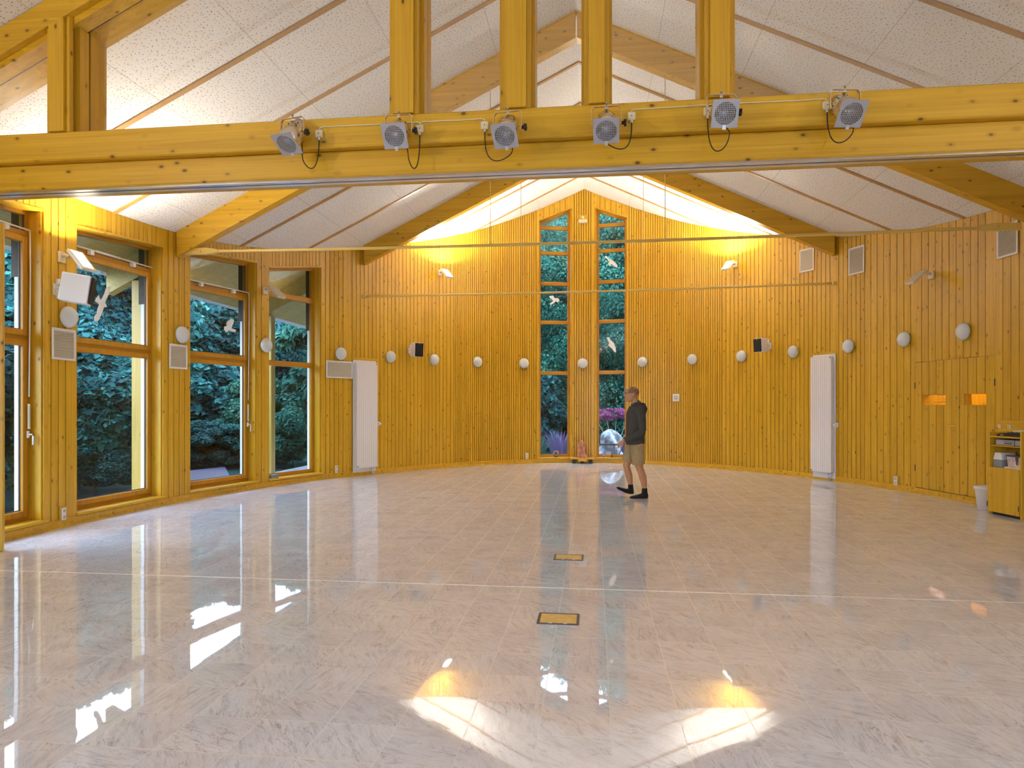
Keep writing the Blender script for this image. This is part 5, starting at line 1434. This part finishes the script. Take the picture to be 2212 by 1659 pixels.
# beyond the slit windows
sc_ = [(-3.6, 27, 11, 10, 'broad', 'leaf_green'), (1.6, 26, 10.5, 9, 'broad', 'leaf_green'), (-.6, 34, 13, 12, 'broad', 'leaf_green'), (-5.5, 35, 12, 12, 'broad', 'leaf_teal'), (4.5, 33, 12, 12, 'broad', 'leaf_teal'), (-2.2, 42, 10, 14, 'broad', 'leaf_dark'), (2.5, 44, 10, 14, 'broad', 'leaf_dark'), (6.8, 25, 9, 9, 'broad', 'leaf_teal'), (-7.5, 41, 12, 13, 'broad', 'leaf_dark')]
for i, (x, y, h, w, k, lm) in enumerate(sc_):
    lab = ['green leafy tree rising in the left slit window, nearest there', 'green leafy tree rising in the right slit window, nearest there'][i] if i < 2 else 'tall tree in the wood behind the nearest ones beyond the slit windows'
    T_('garden_tree', 'tree', k, lm, x, y, h, w, i * 2.1, .0075, 850, lab, 'trees beyond the slit windows', 12 if lm == 'leaf_teal' else 14)
T_('garden_bush', 'bush', 'bush', 'leaf_teal', -2.3, 24.5, 3.2, 3.0, .2, .05, 420, 'dark blue green shrub low in the left slit window', 'shrubs outside the slit windows', 4)
for i, (x, y, h, w_) in enumerate(((-3.4, 31, 3.6, 5), (-.6, 30.5, 3.2, 5), (1.9, 30.8, 3.4, 5), (4.2, 32, 3.6, 5), (-1.4, 37, 4.6, 6.5), (1.6, 38, 4.6, 6.5), (-5, 38, 5, 7), (0., 47, 8, 12), (-5, 48, 8, 12), (5, 48, 8, 12))):
    T_('garden_bush', 'bush', 'bush', 'leaf_dark', x, y, h, w_, i * 1.7, .05, 420, 'dark shrub of the undergrowth beyond the slit windows', 'undergrowth beyond the slit windows', 4)
# pink maple, grasses, rock, rail
mt = thing('japanese_maple', 'low pink leaved maple with bare pale stems in the right slit window', 'tree', (.55, 21.6, -.2))
rg = np.random.default_rng(5)
cs = [(rg.uniform(-.75, .8), rg.uniform(-.5, .5), rg.uniform(1.22, 1.55)) for k in range(34)]
me = leaves_mesh('foliage', M['leaf_pink'], cs, [(.17, .17, .05)] * 34, 130, .040, seed=9, droop=.3); o = bpy.data.objects.new('foliage', me); COL.objects.link(o); o.parent = mt
m = MB()
for x1, z1 in ((-.55, 1.35), (-.2, 1.4), (.15, 1.42), (.55, 1.35), (.75, 1.25)): m.tube([(.05, 0, 0), (.05 + x1 * .3, .02, .55), (x1, .05, z1)], [.022, .016, .006], 7)
m.build('stem', M['stem'], mt)
for k, (x, y, h, lab) in enumerate(((-1.05, 21.8, .75, 'clump of pink and grey grasses low in the left slit window'), (.95, 22.8, .6, 'clump of pink grasses beside the maple in the right slit window'), (-1.9, 22.3, .6, 'pale blue grass clump at the left edge of the left slit window'))):
    t = thing('garden_plant', lab, 'plant', (x, y, -.2))
    rg = np.random.default_rng(20 + k); m = MB()
    for i in range(170):
        a = rg.uniform(0, 2 * pi); r_ = rg.uniform(0, .28); le = rg.uniform(.2, .75); hh = h * rg.uniform(.6, 1.25); bx, by = r_ * cos(a), r_ * sin(a); tx, ty = bx + le * cos(a) * .8, by + le * sin(a) * .8; w = .010
        m.add([(bx - w, by, 0), (bx + w, by, 0), ((bx + tx) / 2 + w, (by + ty) / 2, hh * .7), ((bx + tx) / 2 - w, (by + ty) / 2, hh * .7), (tx, ty, hh)], [(0, 1, 2, 3), (3, 2, 4)])
    m.build('blades', M['leaf_lav'] if k != 2 else M['leaf_grass'], t, recalc=False)
rocky('garden_rock', M['rock'], 'white pointed boulder standing outside the right slit window', 'rock', (.46, 19.8, -.25), .50, .36, 1.02, 3, 7)
gr = thing('garden_railing', 'thin dark metal rail with two slanting legs before the white boulder', 'railing', (.36, 19.1, -.15))
m = MB(); m.box(-.30, .34, -.015, .015, .50, .545); m.build('rail_bar', M['slate'], gr)
for x0, x1 in ((.19, .22), (.42, .24)):
    m = MB(); m.tube([(x0, 0, .52), (x1, 0, -.05)], .014, 7); m.build('leg', M['slate'], gr)

# ------------------------------------------------------------------ light
w = bpy.data.worlds.new('sky'); sc.world = w; w.use_nodes = True
nt = w.node_tree
for n_ in list(nt.nodes): nt.nodes.remove(n_)
n = N(nt)
gen = n('ShaderNodeTexCoord').outputs['Generated']
nz = n('ShaderNodeTexNoise', {'Vector': n.vm('MULTIPLY', gen, (1.5, 1.5, 4.)), 'Scale': 1.6, 'Detail': 4.}).outputs[0]
skyc = n.mix(n.step(nz, .35, .7), (.42, .62, 1.0), (.78, .88, 1.0))
bg = n('ShaderNodeBackground', {0: skyc, 1: 4.1}); ow = nt.nodes.new('ShaderNodeOutputWorld'); nt.links.new(bg.outputs[0], ow.inputs[0])

LK = 72.
for c, d, pw in LIGHTS:
    l = bpy.data.lights.new('floodlight_beam', 'AREA'); l.shape = 'RECTANGLE'; l.size = .15; l.size_y = .22; l.energy = LK * pw; l.color = WARM; l.spread = R(150)
    o = bpy.data.objects.new('floodlight_beam', l); COL.objects.link(o); o.location = c
    o.rotation_euler = (-Vector(d).normalized()).to_track_quat('Z', 'Y').to_euler()
# the lit floodlights of the front part of the hall, on its side walls
for x, y, z, tx, ty, tz, pw in ((-5.75, .6, 3.0, -3.6, 1.4, 6.2, 1.), (5.5, .6, 3.0, 3.4, 1.4, 6.2, .65)):
    l = bpy.data.lights.new('front_floodlight_beam', 'AREA'); l.shape = 'RECTANGLE'; l.size = .15; l.size_y = .22; l.energy = LK * .72 * pw; l.color = WARM; l.spread = R(160)
    o = bpy.data.objects.new('front_floodlight_beam', l); COL.objects.link(o); o.location = (x, y, z)
    o.rotation_euler = (-(Vector((tx, ty, tz)) - Vector((x, y, z)))).to_track_quat('Z', 'Y').to_euler()
l = bpy.data.lights.new('corridor_beam', 'POINT'); l.energy = 24.; l.color = (1., .74, .45); l.shadow_soft_size = .12
o = bpy.data.objects.new('corridor_beam', l); COL.objects.link(o); o.location = W @ Vector((-.1, 1.3, 2.42))

# ------------------------------------------------------------------ camera and view
cd = bpy.data.cameras.new('camera'); cd.sensor_width = 36.; cd.lens = 36. * F_PX / 2212.; cd.shift_y = (YH - 829.5) / 2212.; cd.clip_end = 300.
cam = bpy.data.objects.new('camera', cd); COL.objects.link(cam); cam.location = (0, 0, ZC); cam.rotation_euler = (R(90), 0, TH)
sc.camera = cam
sc.view_settings.view_transform = 'Standard'; sc.view_settings.look = 'None'; sc.view_settings.gamma = 1.; sc.view_settings.exposure = 1.5
sc.view_settings.use_curve_mapping = False
sc.cycles.use_denoising = True
sc.cycles.use_adaptive_sampling = True; sc.cycles.adaptive_threshold = .035
sc.cycles.max_bounces = 9; sc.cycles.diffuse_bounces = 5; sc.cycles.glossy_bounces = 5; sc.cycles.transparent_max_bounces = 16
